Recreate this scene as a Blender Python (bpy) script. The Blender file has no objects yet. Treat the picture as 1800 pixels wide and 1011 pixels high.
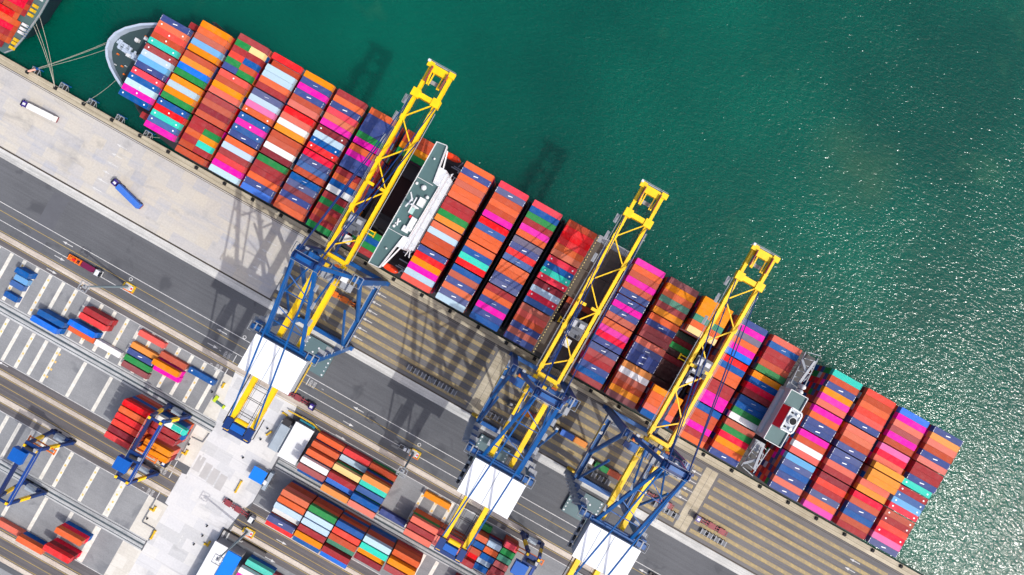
import bpy, math, random
from math import radians as R
random.seed(7)
S = bpy.context.scene
C = bpy.data.collections.new("port"); S.collection.children.link(C)

# ------------------------------------------------------------------ frame
# world X runs along the quay (towards the stern), world Y points out to sea, Z up; quay surface z = 0, metres
HC, FP, TH = 289.0, 1200.0, R(29.5)
def at(px, py, z=0.0):
    """a point of the photograph (1800 wide), at height z, as ground coordinates"""
    k = (HC - z) / FP; x = (px - 900) * k; y = (505.5 - py) * k
    return (x * math.cos(TH) - y * math.sin(TH), x * math.sin(TH) + y * math.cos(TH))

# ------------------------------------------------------------------ materials
def lin(c): return tuple((v / 255 / 12.92) if v / 255 <= .04045 else ((v / 255 + .055) / 1.055) ** 2.4 for v in c)
MATS = {}
def nmat(name):
    m = bpy.data.materials.new(name); m.use_nodes = True
    nt = m.node_tree; b = nt.nodes["Principled BSDF"]; return m, nt, b
def N(nt, t, **kw):
    n = nt.nodes.new(t)
    for k, v in kw.items(): setattr(n, k, v)
    return n
def ramp(nt, fac, stops):
    r = N(nt, "ShaderNodeValToRGB"); e = r.color_ramp.elements
    while len(e) < len(stops): e.new(.5)
    for i, (p, c) in enumerate(stops): e[i].position = p; e[i].color = (*c, 1)
    nt.links.new(fac, r.inputs[0]); return r.outputs[0]
def noise(nt, vec, scale, detail=4, rough=.6, dist=0):
    n = N(nt, "ShaderNodeTexNoise"); n.inputs["Scale"].default_value = scale; n.inputs["Detail"].default_value = detail
    n.inputs["Roughness"].default_value = rough; n.inputs["Distortion"].default_value = dist
    if vec is not None: nt.links.new(vec, n.inputs["Vector"])
    return n.outputs["Fac"]
def mapping(nt, scale=(1, 1, 1), rot=0.0, loc=(0, 0, 0), src="Object"):
    tc = N(nt, "ShaderNodeTexCoord"); mp = N(nt, "ShaderNodeMapping")
    mp.inputs["Scale"].default_value = scale; mp.inputs["Rotation"].default_value = (0, 0, rot); mp.inputs["Location"].default_value = loc
    nt.links.new(tc.outputs[src], mp.inputs[0]); return mp.outputs[0]
def mix(nt, fac, a, b, mode="MIX"):
    m = N(nt, "ShaderNodeMix", data_type="RGBA", blend_type=mode)
    if isinstance(fac, (int, float)): m.inputs[0].default_value = fac
    else: nt.links.new(fac, m.inputs[0])
    for s, v in ((6, a), (7, b)):
        if isinstance(v, tuple): m.inputs[s].default_value = (*v, 1)
        else: nt.links.new(v, m.inputs[s])
    return m.outputs[2]
def bump(nt, b, h, strength, dist=.05):
    n = N(nt, "ShaderNodeBump"); n.inputs["Strength"].default_value = strength; n.inputs["Distance"].default_value = dist
    nt.links.new(h, n.inputs["Height"]); nt.links.new(n.outputs[0], b.inputs["Normal"])

def paint(name, rgb, rough=.45, wear=.25, scale=.5, metal=0.0, dirt=None):
    if name in MATS: return MATS[name]
    m, nt, b = nmat(name); c = lin(rgb); d = lin(dirt) if dirt else tuple(v * .62 for v in c)
    f = noise(nt, mapping(nt), scale, 6, .7)
    col = ramp(nt, f, [(.35, tuple(c[i] * (1 - wear) + d[i] * wear for i in range(3))), (.62, c)])
    nt.links.new(col, b.inputs["Base Color"]); b.inputs["Roughness"].default_value = rough; b.inputs["Metallic"].default_value = metal
    MATS[name] = m; return m

def ground_mat(name, dark, light, scale=.03, streak=.3, fine=.05, rough=.9, blotch=None):
    m, nt, b = nmat(name); d, l = lin(dark), lin(light)
    big = noise(nt, mapping(nt), scale, 5, .6)
    col = ramp(nt, big, [(.36, d), (.64, l)])
    st = noise(nt, mapping(nt, (.012, .55, 1)), 1.0, 4, .78)           # tyre streaks along the lanes
    col = mix(nt, streak, col, ramp(nt, st, [(.38, tuple(v * .62 for v in d)), (.58, l)]), "MIX")
    fn = noise(nt, mapping(nt), 1.7, 4, .75)
    col = mix(nt, fine * 2, col, ramp(nt, fn, [(.3, (.25, .25, .25)), (.7, (.85, .85, .85))]), "OVERLAY")
    if blotch:
        bl = noise(nt, mapping(nt, loc=(31, 7, 0)), .09, 3, .5, .6)
        col = mix(nt, ramp(nt, bl, [(.60, (0, 0, 0)), (.70, (blotch[3],) * 3)]), col, lin(blotch[:3]))
    nt.links.new(col, b.inputs["Base Color"]); b.inputs["Roughness"].default_value = rough
    b.inputs["Specular IOR Level"].default_value = .2
    bump(nt, b, fn, .25, .02); MATS[name] = m; return m

def panel_mat(name, tones, mortar, bw, bh, scale=1.0, off=.5, msize=.012, weave=.35):
    m, nt, b = nmat(name); v = mapping(nt)
    br = N(nt, "ShaderNodeTexBrick"); br.offset = off
    br.inputs["Scale"].default_value = scale; br.inputs["Mortar Size"].default_value = msize; br.inputs["Brick Width"].default_value = bw
    br.inputs["Row Height"].default_value = bh; br.inputs["Color1"].default_value = (0, 0, 0, 1); br.inputs["Color2"].default_value = (1, 1, 1, 1)
    br.inputs["Mortar"].default_value = (.5, .5, .5, 1); nt.links.new(v, br.inputs["Vector"])
    n = len(tones)
    col = ramp(nt, br.outputs["Color"], [((i + .5) / n, lin(t)) for i, t in enumerate(tones)])
    col = mix(nt, br.outputs["Fac"], col, lin(mortar))
    st = noise(nt, mapping(nt, (.02, .3, 1)), 1.0, 5, .7)
    col = mix(nt, weave, col, ramp(nt, st, [(.32, lin(tones[0])), (.5, lin(tones[n // 2])), (.66, lin(tones[-1]))]))
    f = noise(nt, mapping(nt), 1.2, 5, .75); g = noise(nt, mapping(nt), .06, 4, .6)
    col = mix(nt, .16, col, ramp(nt, f, [(.3, (.2, .2, .2)), (.7, (.85, .85, .85))]), "OVERLAY")
    col = mix(nt, ramp(nt, g, [(.58, (0, 0, 0)), (.72, (.35, .35, .35))]), col, tuple(x * .55 for x in lin(tones[0])))
    oil = noise(nt, mapping(nt, (.5, 1, 1), loc=(5, 17, 0)), .11, 5, .65, .5)
    col = mix(nt, ramp(nt, oil, [(.6, (0, 0, 0)), (.72, (.42, .42, .42))]), col, tuple(x * .45 for x in lin(tones[1])))
    tyre = noise(nt, mapping(nt, (.010, .9, 1), R(4)), 1.0, 3, .6, .4)
    col = mix(nt, ramp(nt, tyre, [(.60, (0, 0, 0)), (.68, (.22, .22, .22))]), col, tuple(x * .5 for x in lin(tones[1])))
    nt.links.new(col, b.inputs["Base Color"]); b.inputs["Roughness"].default_value = .85; b.inputs["Specular IOR Level"].default_value = .2
    MATS[name] = m; return m

asphalt = ground_mat("asphalt", (88, 90, 94), (101, 103, 107), .022, .22, .1, blotch=(74, 76, 81, .75))
asphalt_lane = ground_mat("asphalt_lane", (102, 101, 102), (117, 115, 115), .04, .32, .1)
asphalt_yard = ground_mat("asphalt_yard", (92, 89, 91), (105, 102, 104), .04, .45, .1)
yard_conc = ground_mat("yard_concrete", (124, 126, 129), (143, 145, 147), .05, .12, .12, blotch=(106, 109, 114, .7))
kerb_mat = ground_mat("kerb_concrete", (176, 164, 152), (202, 192, 180), .2, .5, .15)
band_mat = ground_mat("band_concrete", (172, 173, 171), (204, 204, 200), .15, .5, .15, blotch=(178, 176, 170, .6))
cope_mat = ground_mat("cope_concrete", (164, 154, 132), (192, 183, 162), .12, .4, .12)
beam_mat = ground_mat("beam_concrete", (150, 154, 157), (190, 192, 192), .15, .6, .15)
apron_mat = panel_mat("apron_panels", [(168, 171, 180), (179, 179, 182), (191, 185, 174), (184, 182, 179), (195, 190, 179)], (168, 165, 159), 6.2, 5.0, 1.0, .35, .012, .5)
slab_mat = panel_mat("slab_panels", [(184, 185, 186), (196, 197, 199), (203, 203, 204), (208, 207, 204)], (172, 172, 172), 7.5, 5.0, 1.0, .5, .012, .25)
slab2_mat = panel_mat("slab_edge_panels", [(194, 190, 181), (204, 200, 190), (208, 205, 197)], (200, 198, 190), 5, 5, 1.0, .5, .012, .2)
white_line = paint("road_paint_white", (216, 216, 214), .7, .55, .8, dirt=(130, 132, 135))
yellow_line = paint("road_paint_yellow", (186, 158, 72), .7, .6, .6, dirt=(140, 125, 90))
cream_line = paint("road_paint_cream", (224, 221, 211), .7, .5, .5, dirt=(164, 161, 153))
def hatch_mat():
    m, nt, b = nmat("hatch_paint")
    w = N(nt, "ShaderNodeTexWave", wave_type="BANDS", bands_direction="X"); w.inputs["Scale"].default_value = .62
    w.inputs["Distortion"].default_value = 0
    nt.links.new(mapping(nt, rot=R(-38)), w.inputs["Vector"])
    f = ramp(nt, w.outputs["Fac"], [(.40, (0, 0, 0)), (.55, (1, 1, 1))])
    wear = noise(nt, mapping(nt), .35, 5, .7)
    yl = ramp(nt, wear, [(.36, lin((160, 144, 106))), (.6, lin((204, 178, 108)))])
    gone = noise(nt, mapping(nt, (.05, .5, 1), loc=(9, 4, 0)), 1.0, 5, .7)
    hc_ = mix(nt, ramp(nt, gone, [(.5, (0, 0, 0)), (.72, (.85, .85, .85))]), mix(nt, f, lin((118, 112, 105)), yl), lin((109, 106, 105)))
    nt.links.new(hc_, b.inputs["Base Color"]); b.inputs["Roughness"].default_value = .8
    return m
hatch_paint = hatch_mat()

WD = .47
def water_mat():
    m, nt, b = nmat("sea_water")
    g = noise(nt, mapping(nt), .009, 3, .5)
    col = ramp(nt, g, [(.35, lin((0, 66, 56))), (.65, lin((0, 86, 70)))])
    sed = noise(nt, mapping(nt, loc=(12, 3, 0)), .022, 4, .6)
    col = mix(nt, ramp(nt, sed, [(.62, (0, 0, 0)), (.8, (.4, .4, .4))]), col, lin((58, 104, 74)))
    sp = N(nt, "ShaderNodeVectorMath", operation="DISTANCE"); tcp = N(nt, "ShaderNodeTexCoord"); nt.links.new(tcp.outputs["Object"], sp.inputs[0]); sp.inputs[1].default_value = (*at(1500, 290, -3.6), 0)
    near = N(nt, "ShaderNodeMapRange"); near.inputs[1].default_value = 4; near.inputs[2].default_value = 24; near.inputs[3].default_value = .26; near.inputs[4].default_value = 0
    silt = N(nt, "ShaderNodeMath", operation="MULTIPLY"); nt.links.new(sp.outputs["Value"], near.inputs[0]); nt.links.new(near.outputs[0], silt.inputs[0]); nt.links.new(ramp(nt, sed, [(.3, (0, 0, 0)), (.6, (1, 1, 1))]), silt.inputs[1])
    col = mix(nt, silt.outputs[0], col, lin((96, 112, 74)))
    nt.links.new(col, b.inputs["Base Color"]); b.inputs["Roughness"].default_value = .12; b.inputs["IOR"].default_value = 1.333; b.subsurface_method = "BURLEY"; b.inputs["Subsurface Weight"].default_value = 1.0; b.inputs["Subsurface Radius"].default_value = (1, 1, 1); b.inputs["Subsurface Scale"].default_value = 9.0
    a = noise(nt, mapping(nt, (.55, .95, 1), R(24)), .68, 1.5, .5, .5)
    c2 = noise(nt, mapping(nt, (.7, 1.3, 1), R(-14)), 1.5, 1, .5, .3)
    ad = N(nt, "ShaderNodeMath", operation="MULTIPLY_ADD"); ad.inputs[1].default_value = .42
    nt.links.new(c2, ad.inputs[0]); nt.links.new(a, ad.inputs[2])
    patch = noise(nt, mapping(nt), .018, 3, .55)
    st = N(nt, "ShaderNodeMapRange"); st.inputs[1].default_value = .3; st.inputs[2].default_value = .7; st.inputs[3].default_value = .62; st.inputs[4].default_value = 1.0
    nt.links.new(patch, st.inputs[0])
    bn = N(nt, "ShaderNodeBump"); bn.inputs["Distance"].default_value = WD
    nt.links.new(st.outputs[0], bn.inputs["Strength"]); nt.links.new(ad.outputs[0], bn.inputs["Height"]); nt.links.new(bn.outputs[0], b.inputs["Normal"])
    return m
water = water_mat()

def container_mat(name, attr):
    """painted steel; the colour comes from the object (single boxes) or from a face attribute (far stacks)"""
    m, nt, b = nmat(name)
    if attr:
        a = N(nt, "ShaderNodeAttribute", attribute_name="box_colour"); base = a.outputs["Color"]; rnd = None
    else:
        a = N(nt, "ShaderNodeObjectInfo"); base = a.outputs["Color"]
    tc = N(nt, "ShaderNodeTexCoord"); vec = tc.outputs["Object"]
    if not attr:
        va = N(nt, "ShaderNodeVectorMath", operation="ADD"); sc = N(nt, "ShaderNodeMath", operation="MULTIPLY"); sc.inputs[1].default_value = 61.0
        nt.links.new(a.outputs["Random"], sc.inputs[0]); cb = N(nt, "ShaderNodeCombineXYZ")
        for i in range(3): nt.links.new(sc.outputs[0], cb.inputs[i])
        nt.links.new(vec, va.inputs[0]); nt.links.new(cb.outputs[0], va.inputs[1]); vec = va.outputs[0]
    f = noise(nt, vec, .45, 5, .78)
    col = mix(nt, ramp(nt, f, [(.46, (0, 0, 0)), (.78, (.26, .26, .26))]), base, mix(nt, .45, base, (.5, .46, .42)))
    if not attr:
        fd = N(nt, "ShaderNodeMath", operation="POWER"); fd.inputs[1].default_value = 3.0; nt.links.new(a.outputs["Random"], fd.inputs[0])
        fs = N(nt, "ShaderNodeMath", operation="MULTIPLY"); fs.inputs[1].default_value = .32; nt.links.new(fd.outputs[0], fs.inputs[0])
        col = mix(nt, fs.outputs[0], col, mix(nt, .6, base, (.42, .38, .36)))
        rs = noise(nt, vec, 1.1, 6, .8); col = mix(nt, ramp(nt, rs, [(.63, (0, 0, 0)), (.72, (.5, .5, .5))]), col, (.16, .06, .03))
    g = noise(nt, vec, 2.2, 4, .7)
    col = mix(nt, ramp(nt, g, [(.55, (0, 0, 0)), (.78, (.30, .30, .30))]), col, mix(nt, .7, base, (.03, .02, .015)))
    nt.links.new(col, b.inputs["Base Color"]); b.inputs["Roughness"].default_value = .6; b.inputs["Specular IOR Level"].default_value = .12
    w = N(nt, "ShaderNodeTexWave", wave_type="BANDS", bands_direction="X"); w.inputs["Scale"].default_value = .55
    nt.links.new(tc.outputs["Object"], w.inputs["Vector"]); bump(nt, b, w.outputs["Fac"], .5, .05)
    return m
box_paint = container_mat("container_paint", False)
stack_paint = container_mat("container_stack_paint", True)
mark_white = paint("marking_white", (240, 240, 240), .5, .15, 2)
steel_dark = paint("dark_steel", (48, 46, 48), .6, .4, 1)
frame_dark = paint("container_frame", (92, 70, 62), .6, .5, 1)
deck_green = paint("deck_green", (74, 104, 106), .6, .35, .15)
deck_dark = paint("deck_dark", (48, 70, 74), .7, .5, .12)
hatch_grey = paint("hatch_cover_olive", (92, 84, 74), .75, .5, .15)
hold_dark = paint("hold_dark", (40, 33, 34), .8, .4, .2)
ship_white = paint("ship_white", (216, 219, 222), .45, .2, .4, dirt=(170, 165, 158))
ship_grey = paint("ship_grey", (168, 176, 186), .5, .25, .4)
rim_grey = paint("bulwark_grey", (176, 190, 208), .5, .15, .4)
hull_blue = paint("hull_blue", (34, 42, 66), .5, .4, .1)
boot_red = paint("hull_red", (110, 40, 36), .6, .4, .1)
yellow = paint("crane_yellow", (252, 205, 0), .42, .35, .22, dirt=(196, 140, 10))
blue = paint("crane_blue", (0, 84, 152), .42, .35, .15, dirt=(2, 50, 98))
navy = paint("crane_navy", (8, 48, 108), .45, .3, .3)
rtg_blue = paint("yard_crane_blue", (0, 88, 176), .45, .3, .2)
rail_grey = paint("rail_grey", (150, 154, 160), .6, .3, 1)
silver = paint("machinery_silver", (178, 180, 184), .4, .4, 1.2, .3)
roof_white = paint("roof_white", (238, 240, 243), .5, .12, .08, dirt=(205, 208, 212))
orange_boat = paint("lifeboat_orange", (255, 72, 22), .4, .2, .8)
red = paint("signal_red", (226, 16, 36), .5, .25, .6)
orange = paint("machine_orange", (232, 116, 26), .5, .4, .8, dirt=(150, 50, 20))
maroon = paint("chassis_red", (142, 58, 66), .6, .45, .6, dirt=(84, 36, 40))
purple = paint("cab_purple", (62, 42, 130), .35, .25, 1)
rubber = paint("rubber", (28, 28, 30), .9, .3, 2)
glass = paint("dark_glass", (26, 32, 40), .12, .1, 1)
grey_plat = paint("trailer_grey", (96, 100, 108), .6, .45, .8)
roof_blue = paint("roof_blue", (0, 122, 232), .45, .2, .12)
roof_pale = paint("roof_pale", (226, 228, 228), .6, .3, .1, dirt=(180, 182, 184))
glazing = paint("roof_grey_sheet", (160, 172, 182), .35, .35, .2)
concrete_wall = paint("wall_grey", (150, 152, 154), .8, .35, .2)
rope_mat = paint("rope", (176, 172, 158), .9, .3, 2)
bridge_deck = paint("hatch_panel_teal", (88, 112, 116), .6, .35, .12)
guard_yellow = paint("guard_yellow", (216, 176, 24), .6, .4, 1)
lime = paint("safety_lime", (186, 208, 20), .6, .3, 1)

# ------------------------------------------------------------------ mesh builder
class MB:
    def __init__(s): s.v, s.f, s.m, s.c = [], [], [], []
    def face(s, idx, m=0, c=None): s.f.append(idx); s.m.append(m); s.c.append(c)
    def box(s, x0, x1, y0, y1, z0, z1, m=0, c=None, bottom=True):
        n = len(s.v); s.v += [(x0, y0, z0), (x1, y0, z0), (x1, y1, z0), (x0, y1, z0), (x0, y0, z1), (x1, y0, z1), (x1, y1, z1), (x0, y1, z1)]
        q = [(4, 5, 6, 7), (0, 1, 5, 4), (1, 2, 6, 5), (2, 3, 7, 6), (3, 0, 4, 7)] + ([(3, 2, 1, 0)] if bottom else [])
        for a in q: s.face([n + i for i in a], m, c)
    def cbox(s, cx, cy, cz, lx, ly, lz, m=0, c=None): s.box(cx - lx / 2, cx + lx / 2, cy - ly / 2, cy + ly / 2, cz - lz / 2, cz + lz / 2, m, c)
    def bar(s, p, q, w, h=None, m=0):
        """square bar from p to q: w across, h in the upright direction"""
        h = h or w; d = [q[i] - p[i] for i in range(3)]; L = math.sqrt(sum(a * a for a in d)) or 1; d = [a / L for a in d]
        up = (0, 0, 1) if abs(d[2]) < .95 else (0, 1, 0)
        a = (d[1] * up[2] - d[2] * up[1], d[2] * up[0] - d[0] * up[2], d[0] * up[1] - d[1] * up[0]); la = math.sqrt(sum(t * t for t in a)); a = [t / la for t in a]
        b = (a[1] * d[2] - a[2] * d[1], a[2] * d[0] - a[0] * d[2], a[0] * d[1] - a[1] * d[0]); n = len(s.v)
        for e in (p, q):
            for sa, sb in ((-1, -1), (1, -1), (1, 1), (-1, 1)): s.v.append(tuple(e[i] + a[i] * sa * w / 2 + b[i] * sb * h / 2 for i in range(3)))
        for f in ((0, 1, 5, 4), (1, 2, 6, 5), (2, 3, 7, 6), (3, 0, 4, 7), (3, 2, 1, 0), (4, 5, 6, 7)): s.face([n + i for i in f], m)
    def cyl(s, p, q, r, k=10, m=0, r2=None):
        d = [q[i] - p[i] for i in range(3)]; L = math.sqrt(sum(a * a for a in d)) or 1; d = [a / L for a in d]
        up = (0, 0, 1) if abs(d[2]) < .9 else (1, 0, 0)
        a = (d[1] * up[2] - d[2] * up[1], d[2] * up[0] - d[0] * up[2], d[0] * up[1] - d[1] * up[0]); la = math.sqrt(sum(t * t for t in a)); a = [t / la for t in a]
        b = (d[1] * a[2] - d[2] * a[1], d[2] * a[0] - d[0] * a[2], d[0] * a[1] - d[1] * a[0]); n = len(s.v)
        for e, rr in ((p, r), (q, r if r2 is None else r2)):
            for i in range(k):
                t = 2 * math.pi * i / k; s.v.append(tuple(e[j] + rr * (a[j] * math.cos(t) + b[j] * math.sin(t)) for j in range(3)))
        for i in range(k): s.face([n + i, n + (i + 1) % k, n + k + (i + 1) % k, n + k + i], m)
        s.face([n + k + i for i in range(k)], m); s.face([n + k - 1 - i for i in range(k)], m)
    def prism(s, pts, z0, z1, m=0, mt=None, pts2=None):
        n = len(s.v); k = len(pts); s.v += [(x, y, z0) for x, y in pts] + [(x, y, z1) for x, y in (pts2 or pts)]
        for i in range(k): s.face([n + i, n + (i + 1) % k, n + k + (i + 1) % k, n + k + i], m)
        s.face([n + k + i for i in range(k)], m if mt is None else mt); s.face([n + k - 1 - i for i in range(k)], m)
    def sheet(s, x0, x1, y0, y1, z, m=0):
        n = len(s.v); s.v += [(x0, y0, z), (x1, y0, z), (x1, y1, z), (x0, y1, z)]; s.face([n, n + 1, n + 2, n + 3], m)
    def poly(s, pts, z, m=0):
        n = len(s.v); s.v += [(x, y, z) for x, y in pts]; s.face(list(range(n, n + len(pts))), m)
    def dome(s, cx, cy, z, r, m=0, k=10):
        n = len(s.v); rings = 4
        for j in range(rings):
            ph = math.pi / 2 * j / rings
            for i in range(k):
                t = 2 * math.pi * i / k; s.v.append((cx + r * math.cos(ph) * math.cos(t), cy + r * math.cos(ph) * math.sin(t), z + r * math.sin(ph)))
        s.v.append((cx, cy, z + r)); top = len(s.v) - 1
        for j in range(rings - 1):
            for i in range(k): s.face([n + j * k + i, n + j * k + (i + 1) % k, n + (j + 1) * k + (i + 1) % k, n + (j + 1) * k + i], m)
        for i in range(k): s.face([n + (rings - 1) * k + i, n + (rings - 1) * k + (i + 1) % k, top], m)
    def mesh(s, name, mats):
        me = bpy.data.meshes.new(name); me.from_pydata(s.v, [], s.f)
        for m in mats: me.materials.append(m)
        me.polygons.foreach_set("material_index", s.m)
        if any(c is not None for c in s.c):
            at_ = me.color_attributes.new("box_colour", "FLOAT_COLOR", "CORNER"); i = 0; buf = []
            for f, c in zip(s.f, s.c): buf += list((*(c or (.5, .5, .5)), 1)) * len(f)
            at_.data.foreach_set("color", buf)
        import bmesh
        bm = bmesh.new(); bm.from_mesh(me); bmesh.ops.recalc_face_normals(bm, faces=bm.faces); bm.to_mesh(me); bm.free()
        return me
    def build(s, name, mats, parent=None, loc=(0, 0, 0), rz=0):
        if not isinstance(mats, (list, tuple)): mats = [mats]
        return link(name, s.mesh(name, mats), parent, loc, rz)
def link(name, data, parent=None, loc=(0, 0, 0), rz=0):
    o = bpy.data.objects.new(name, data); C.objects.link(o); o.location = loc; o.rotation_euler = (0, 0, rz)
    if parent: o.parent = parent
    return o
def tag(o, label=None, cat=None, group=None, kind=None):
    for k, v in (("label", label), ("category", cat), ("group", group), ("kind", kind)):
        if v: o[k] = v
        elif k in o and k == "label" and v is None: pass
    return o
def thing(name, label, cat, loc=(0, 0, 0), rz=0, group=None):
    return tag(link(name, None, None, loc, rz), label, cat, group)
def struct(name, mb, mats): return tag(mb.build(name, mats), kind="structure")
def copy_tree(o, parent=None):
    c = o.copy(); C.objects.link(c)
    if parent: c.parent = parent
    for ch in list(o.children): copy_tree(ch, c)
    return c

# ------------------------------------------------------------------ the setting: ground, water, roads, markings
EDGE = -20.7
g = MB(); g.box(-700, 700, -700, EDGE, -14, 0); struct("ground", g, asphalt)
w = MB(); w.sheet(-3000, 3000, -3000, 3000, -3.6); struct("water", w, water)
LV1, LV2, LV3 = .004, .008, .012
m = MB(); m.sheet(-700, 700, -24.05, EDGE, LV1); struct("quay_pavement", m, cope_mat)
m = MB(); m.sheet(-700, -87, -54.5, -24.35, LV1); struct("apron_pavement", m, apron_mat)
m = MB(); m.sheet(-87, 700, -54.5, -24.35, LV1); struct("loading_lane_road", m, asphalt_lane)
m = MB(); m.sheet(-700, 700, -58.6, -55.2, LV1); struct("concrete_path", m, band_mat)
m = MB()
for u0 in (8.4, 109.2): m.sheet(u0, u0 + 2.75, -54.3, -25.5, LV2); m.sheet(u0 + 2.9, u0 + 5.7, -54.3, -25.5, LV2)
struct("crossing_pavement", m, cope_mat)
m = MB()                                                              # rails and drain slots in the quay
m.sheet(-700, 700, -24.32, -24.08, LV2); m.sheet(-700, 700, -24.95, -24.75, LV2); m.sheet(-700, 700, -22.5, -22.4, LV2)
m.sheet(-700, 700, -55.15, -54.6, LV2)
struct("crane_rail_lines", m, paint("rail_slot", (66, 56, 44), .7, .4, .3))
# kerbs between the lanes (real steps)
m = MB()
for u0, u1, v0, v1 in ((-700, -66, -88.3, -86.2), (-66, 700, -88.3, -86.2), (-700, -83, -138.7, -137.0), (-700, -83, -148.6, -146.4),
                       (-53, 700, -138.9, -137.2), (-53, 700, -147.8, -145.8), (-700, -92, -198.2, -196.2), (-700, -92, -207.5, -205.6)):
    m.box(u0, u1, v0, v1, -.2, .13, bottom=False)
struct("kerb", m, kerb_mat)
m = MB()                                                              # yard slabs: two banks left of the open slab, two right of it
YL, YR = -87.6, -50.5
for v0, v1 in ((-111, -91.4), (-133.3, -116.2)):
    m.sheet(-700, YL, v0, v1, LV1); m.sheet(YR, 700, v0, v1, LV1)
for v0, v1 in ((-169.2, -152.2), (-191.3, -174.2), (-230, -210)): m.sheet(-700, -90.5, v0, v1, LV1)
for v0, v1 in ((-168, -151),): m.sheet(-40, 700, v0, v1, LV1)
struct("yard_floor", m, yard_conc)
m = MB()
m.sheet(-700, YL, -137, -133.5, LV1); m.sheet(-700, -83, -146.3, -138.8, LV1); m.sheet(-700, -86, -152, -148.7, LV1); m.sheet(YR, 700, -137, -133.5, LV1)
m.sheet(-53, 700, -145.7, -139, LV1); m.sheet(-53, 700, -151, -147.9, LV1); m.sheet(-700, -85, -91.2, -88.4, LV1); m.sheet(-52, 700, -91.2, -88.4, LV1)
m.sheet(-700, -92, -205.5, -198.3, LV1); m.sheet(-700, -92, -196.1, -191.4, LV1)
struct("yard_road", m, asphalt_yard)
m = MB()                                                              # pale open slab between the yards
m.poly([(-84.5, -88.35), (-54.6, -88.35), (-50.8, -110), (-50.8, -133), (-53, -139), (-54.5, -149), (-56, -300), (-83, -300), (-81.2, -152), (-83, -151.6), (-83, -137.2), (-81, -136.8), (-81, -112)], LV2)
struct("slab_pavement", m, slab_mat)
m = MB(); m.sheet(YL, -80, -111, -91.4, LV1); m.sheet(YL, -80, -133.3, -116.2, LV1); m.sheet(-90.5, -80, -169.2, -152.2, LV1); m.sheet(-90.5, -80, -191.3, -174.2, LV1)
struct("slab_edge_pavement", m, slab2_mat)
m = MB()                                                              # concrete beams the yard cranes run on
for u0, u1, vc in ((-700, -80.5, -113.6), (-50, 700, -113.6), (-700, -82, -171.7)):
    for a, b, h in ((-2.5, -1.9, .05), (-1.5, -.35, .12), (.45, 1.7, .12), (2.0, 2.45, .05)): m.box(u0, u1, vc + a, vc + b, -.2, h, bottom=False)
struct("runway_beam_path", m, beam_mat)
m = MB()
for u0, u1, vc in ((-700, -80.5, -113.6), (-50, 700, -113.6), (-700, -82, -171.7)): m.sheet(u0, u1, vc - .34, vc + .44, LV2); m.sheet(u0, u1, vc - 1.9, vc - 1.5, LV2)
struct("runway_drain_path", m, paint("drain_dark", (70, 82, 88), .8, .4, .2))

wl, yl, cl, hz = MB(), MB(), MB(), MB()
for v in (-75.0, -81.8): wl.sheet(-700, 700, v - .13, v + .13, LV3)
for v in (-91.3, -133.4): wl.sheet(-700, YL, v - .12, v + .12, LV3); wl.sheet(YR, 700, v - .12, v + .12, LV3)
for v in (-152.1, -191.4): wl.sheet(-700, -90, v - .12, v + .12, LV3)
for v in (-111.2, -116.1, -169.3, -174.1): wl.sheet(-700, -84, v - .15, v + .15, LV3)
yl.sheet(-700, 700, -78.3, -78.1, LV3)
for v in (-85.7, -88.8): yl.sheet(-700, 700, v - .1, v + .1, LV3)
for v in (-136.6, -139.1, -142.3, -145.9, -149.0): yl.sheet(-700, -83.5, v - .1, v + .1, LV3)
for v in (-136.8, -139.4, -142.6, -145.2, -148.3): yl.sheet(-53, 700, v - .1, v + .1, LV3)
for v in (-195.7, -198.7, -202, -205.2): yl.sheet(-700, -93, v - .1, v + .1, LV3)
k = 0
for i in range(30):
    u = -191.2 - 6.27 * 8 + 6.27 * i
    if u < -90: cl.sheet(u - .78, u + .78, -110.7, -91.6, LV3)
for u in [-179 - 6.27 * j for j in range(1, 9)] + [-179, -172.7, -166.4, -160.2, -154, -141.4, -128.8]: cl.sheet(u - .78, u + .78, -133.1, -116.5, LV3)
for u, wd in [(-158.9, .78), (-165.2, .78), (-171.5, .78), (-152.7, .78), (-146.4, .78), (-140.2, .78), (-133.9, .78), (-127.5, .78), (-115, .78), (-102.4, 1.3)]: cl.sheet(u - wd, u + wd, -169, -152.4, LV3)
for u, wd in [(-140.2, .78), (-127.6, .78), (-115.1, .78), (-102.4, 1.3)]: cl.sheet(u - wd, u + wd, -191.1, -174.4, LV3)
for u in (10.4, 17.0, 23.2): cl.sheet(u - .78, u + .78, -110.7, -91.6, LV3)
for u in (23.5, 29.8): cl.sheet(u - .78, u + .78, -133, -116.5, LV3)
dots = MB()
for i in range(0, 30, 2):                                             # worn yellow stains on every other bar
    u = -191.2 - 6.27 * 7 + 6.27 * i
    if u < -90:
        for j in range(5): dots.sheet(u - .4, u + .4, -94.5 - 3.6 * j, -93.6 - 3.6 * j, .016)
for u in (-179, -166.4, -154, -102.4, -115, -127.5, -140.2, -152.7):
    for j in range(4): dots.sheet(u - .4, u + .4, -119.5 - 3.6 * j if u < -150 else -155.5 - 3.6 * j, -118.6 - 3.6 * j if u < -150 else -154.6 - 3.6 * j, .016)
for u in (10.4, 17.0, 23.2):
    for j in range(4): dots.sheet(u - .45, u + .45, -96 - 3.6 * j, -95 - 3.6 * j, .016)
for kx in range(7):
    v = -27.9 - 4.05 * kx
    for u0, u1 in ((-87, 8), (14.6, 108.8), (115.4, 199 if kx < 1 else 215)):
        hz.sheet(u0 + .6, u1 - .6, v - .62, v + .62, LV2)
        yl.sheet(u0 + .6, u1 - .6, v + .66, v + .78, LV3); yl.sheet(u0 + .6, u1 - .6, v - .78, v - .66, LV3)
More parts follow.
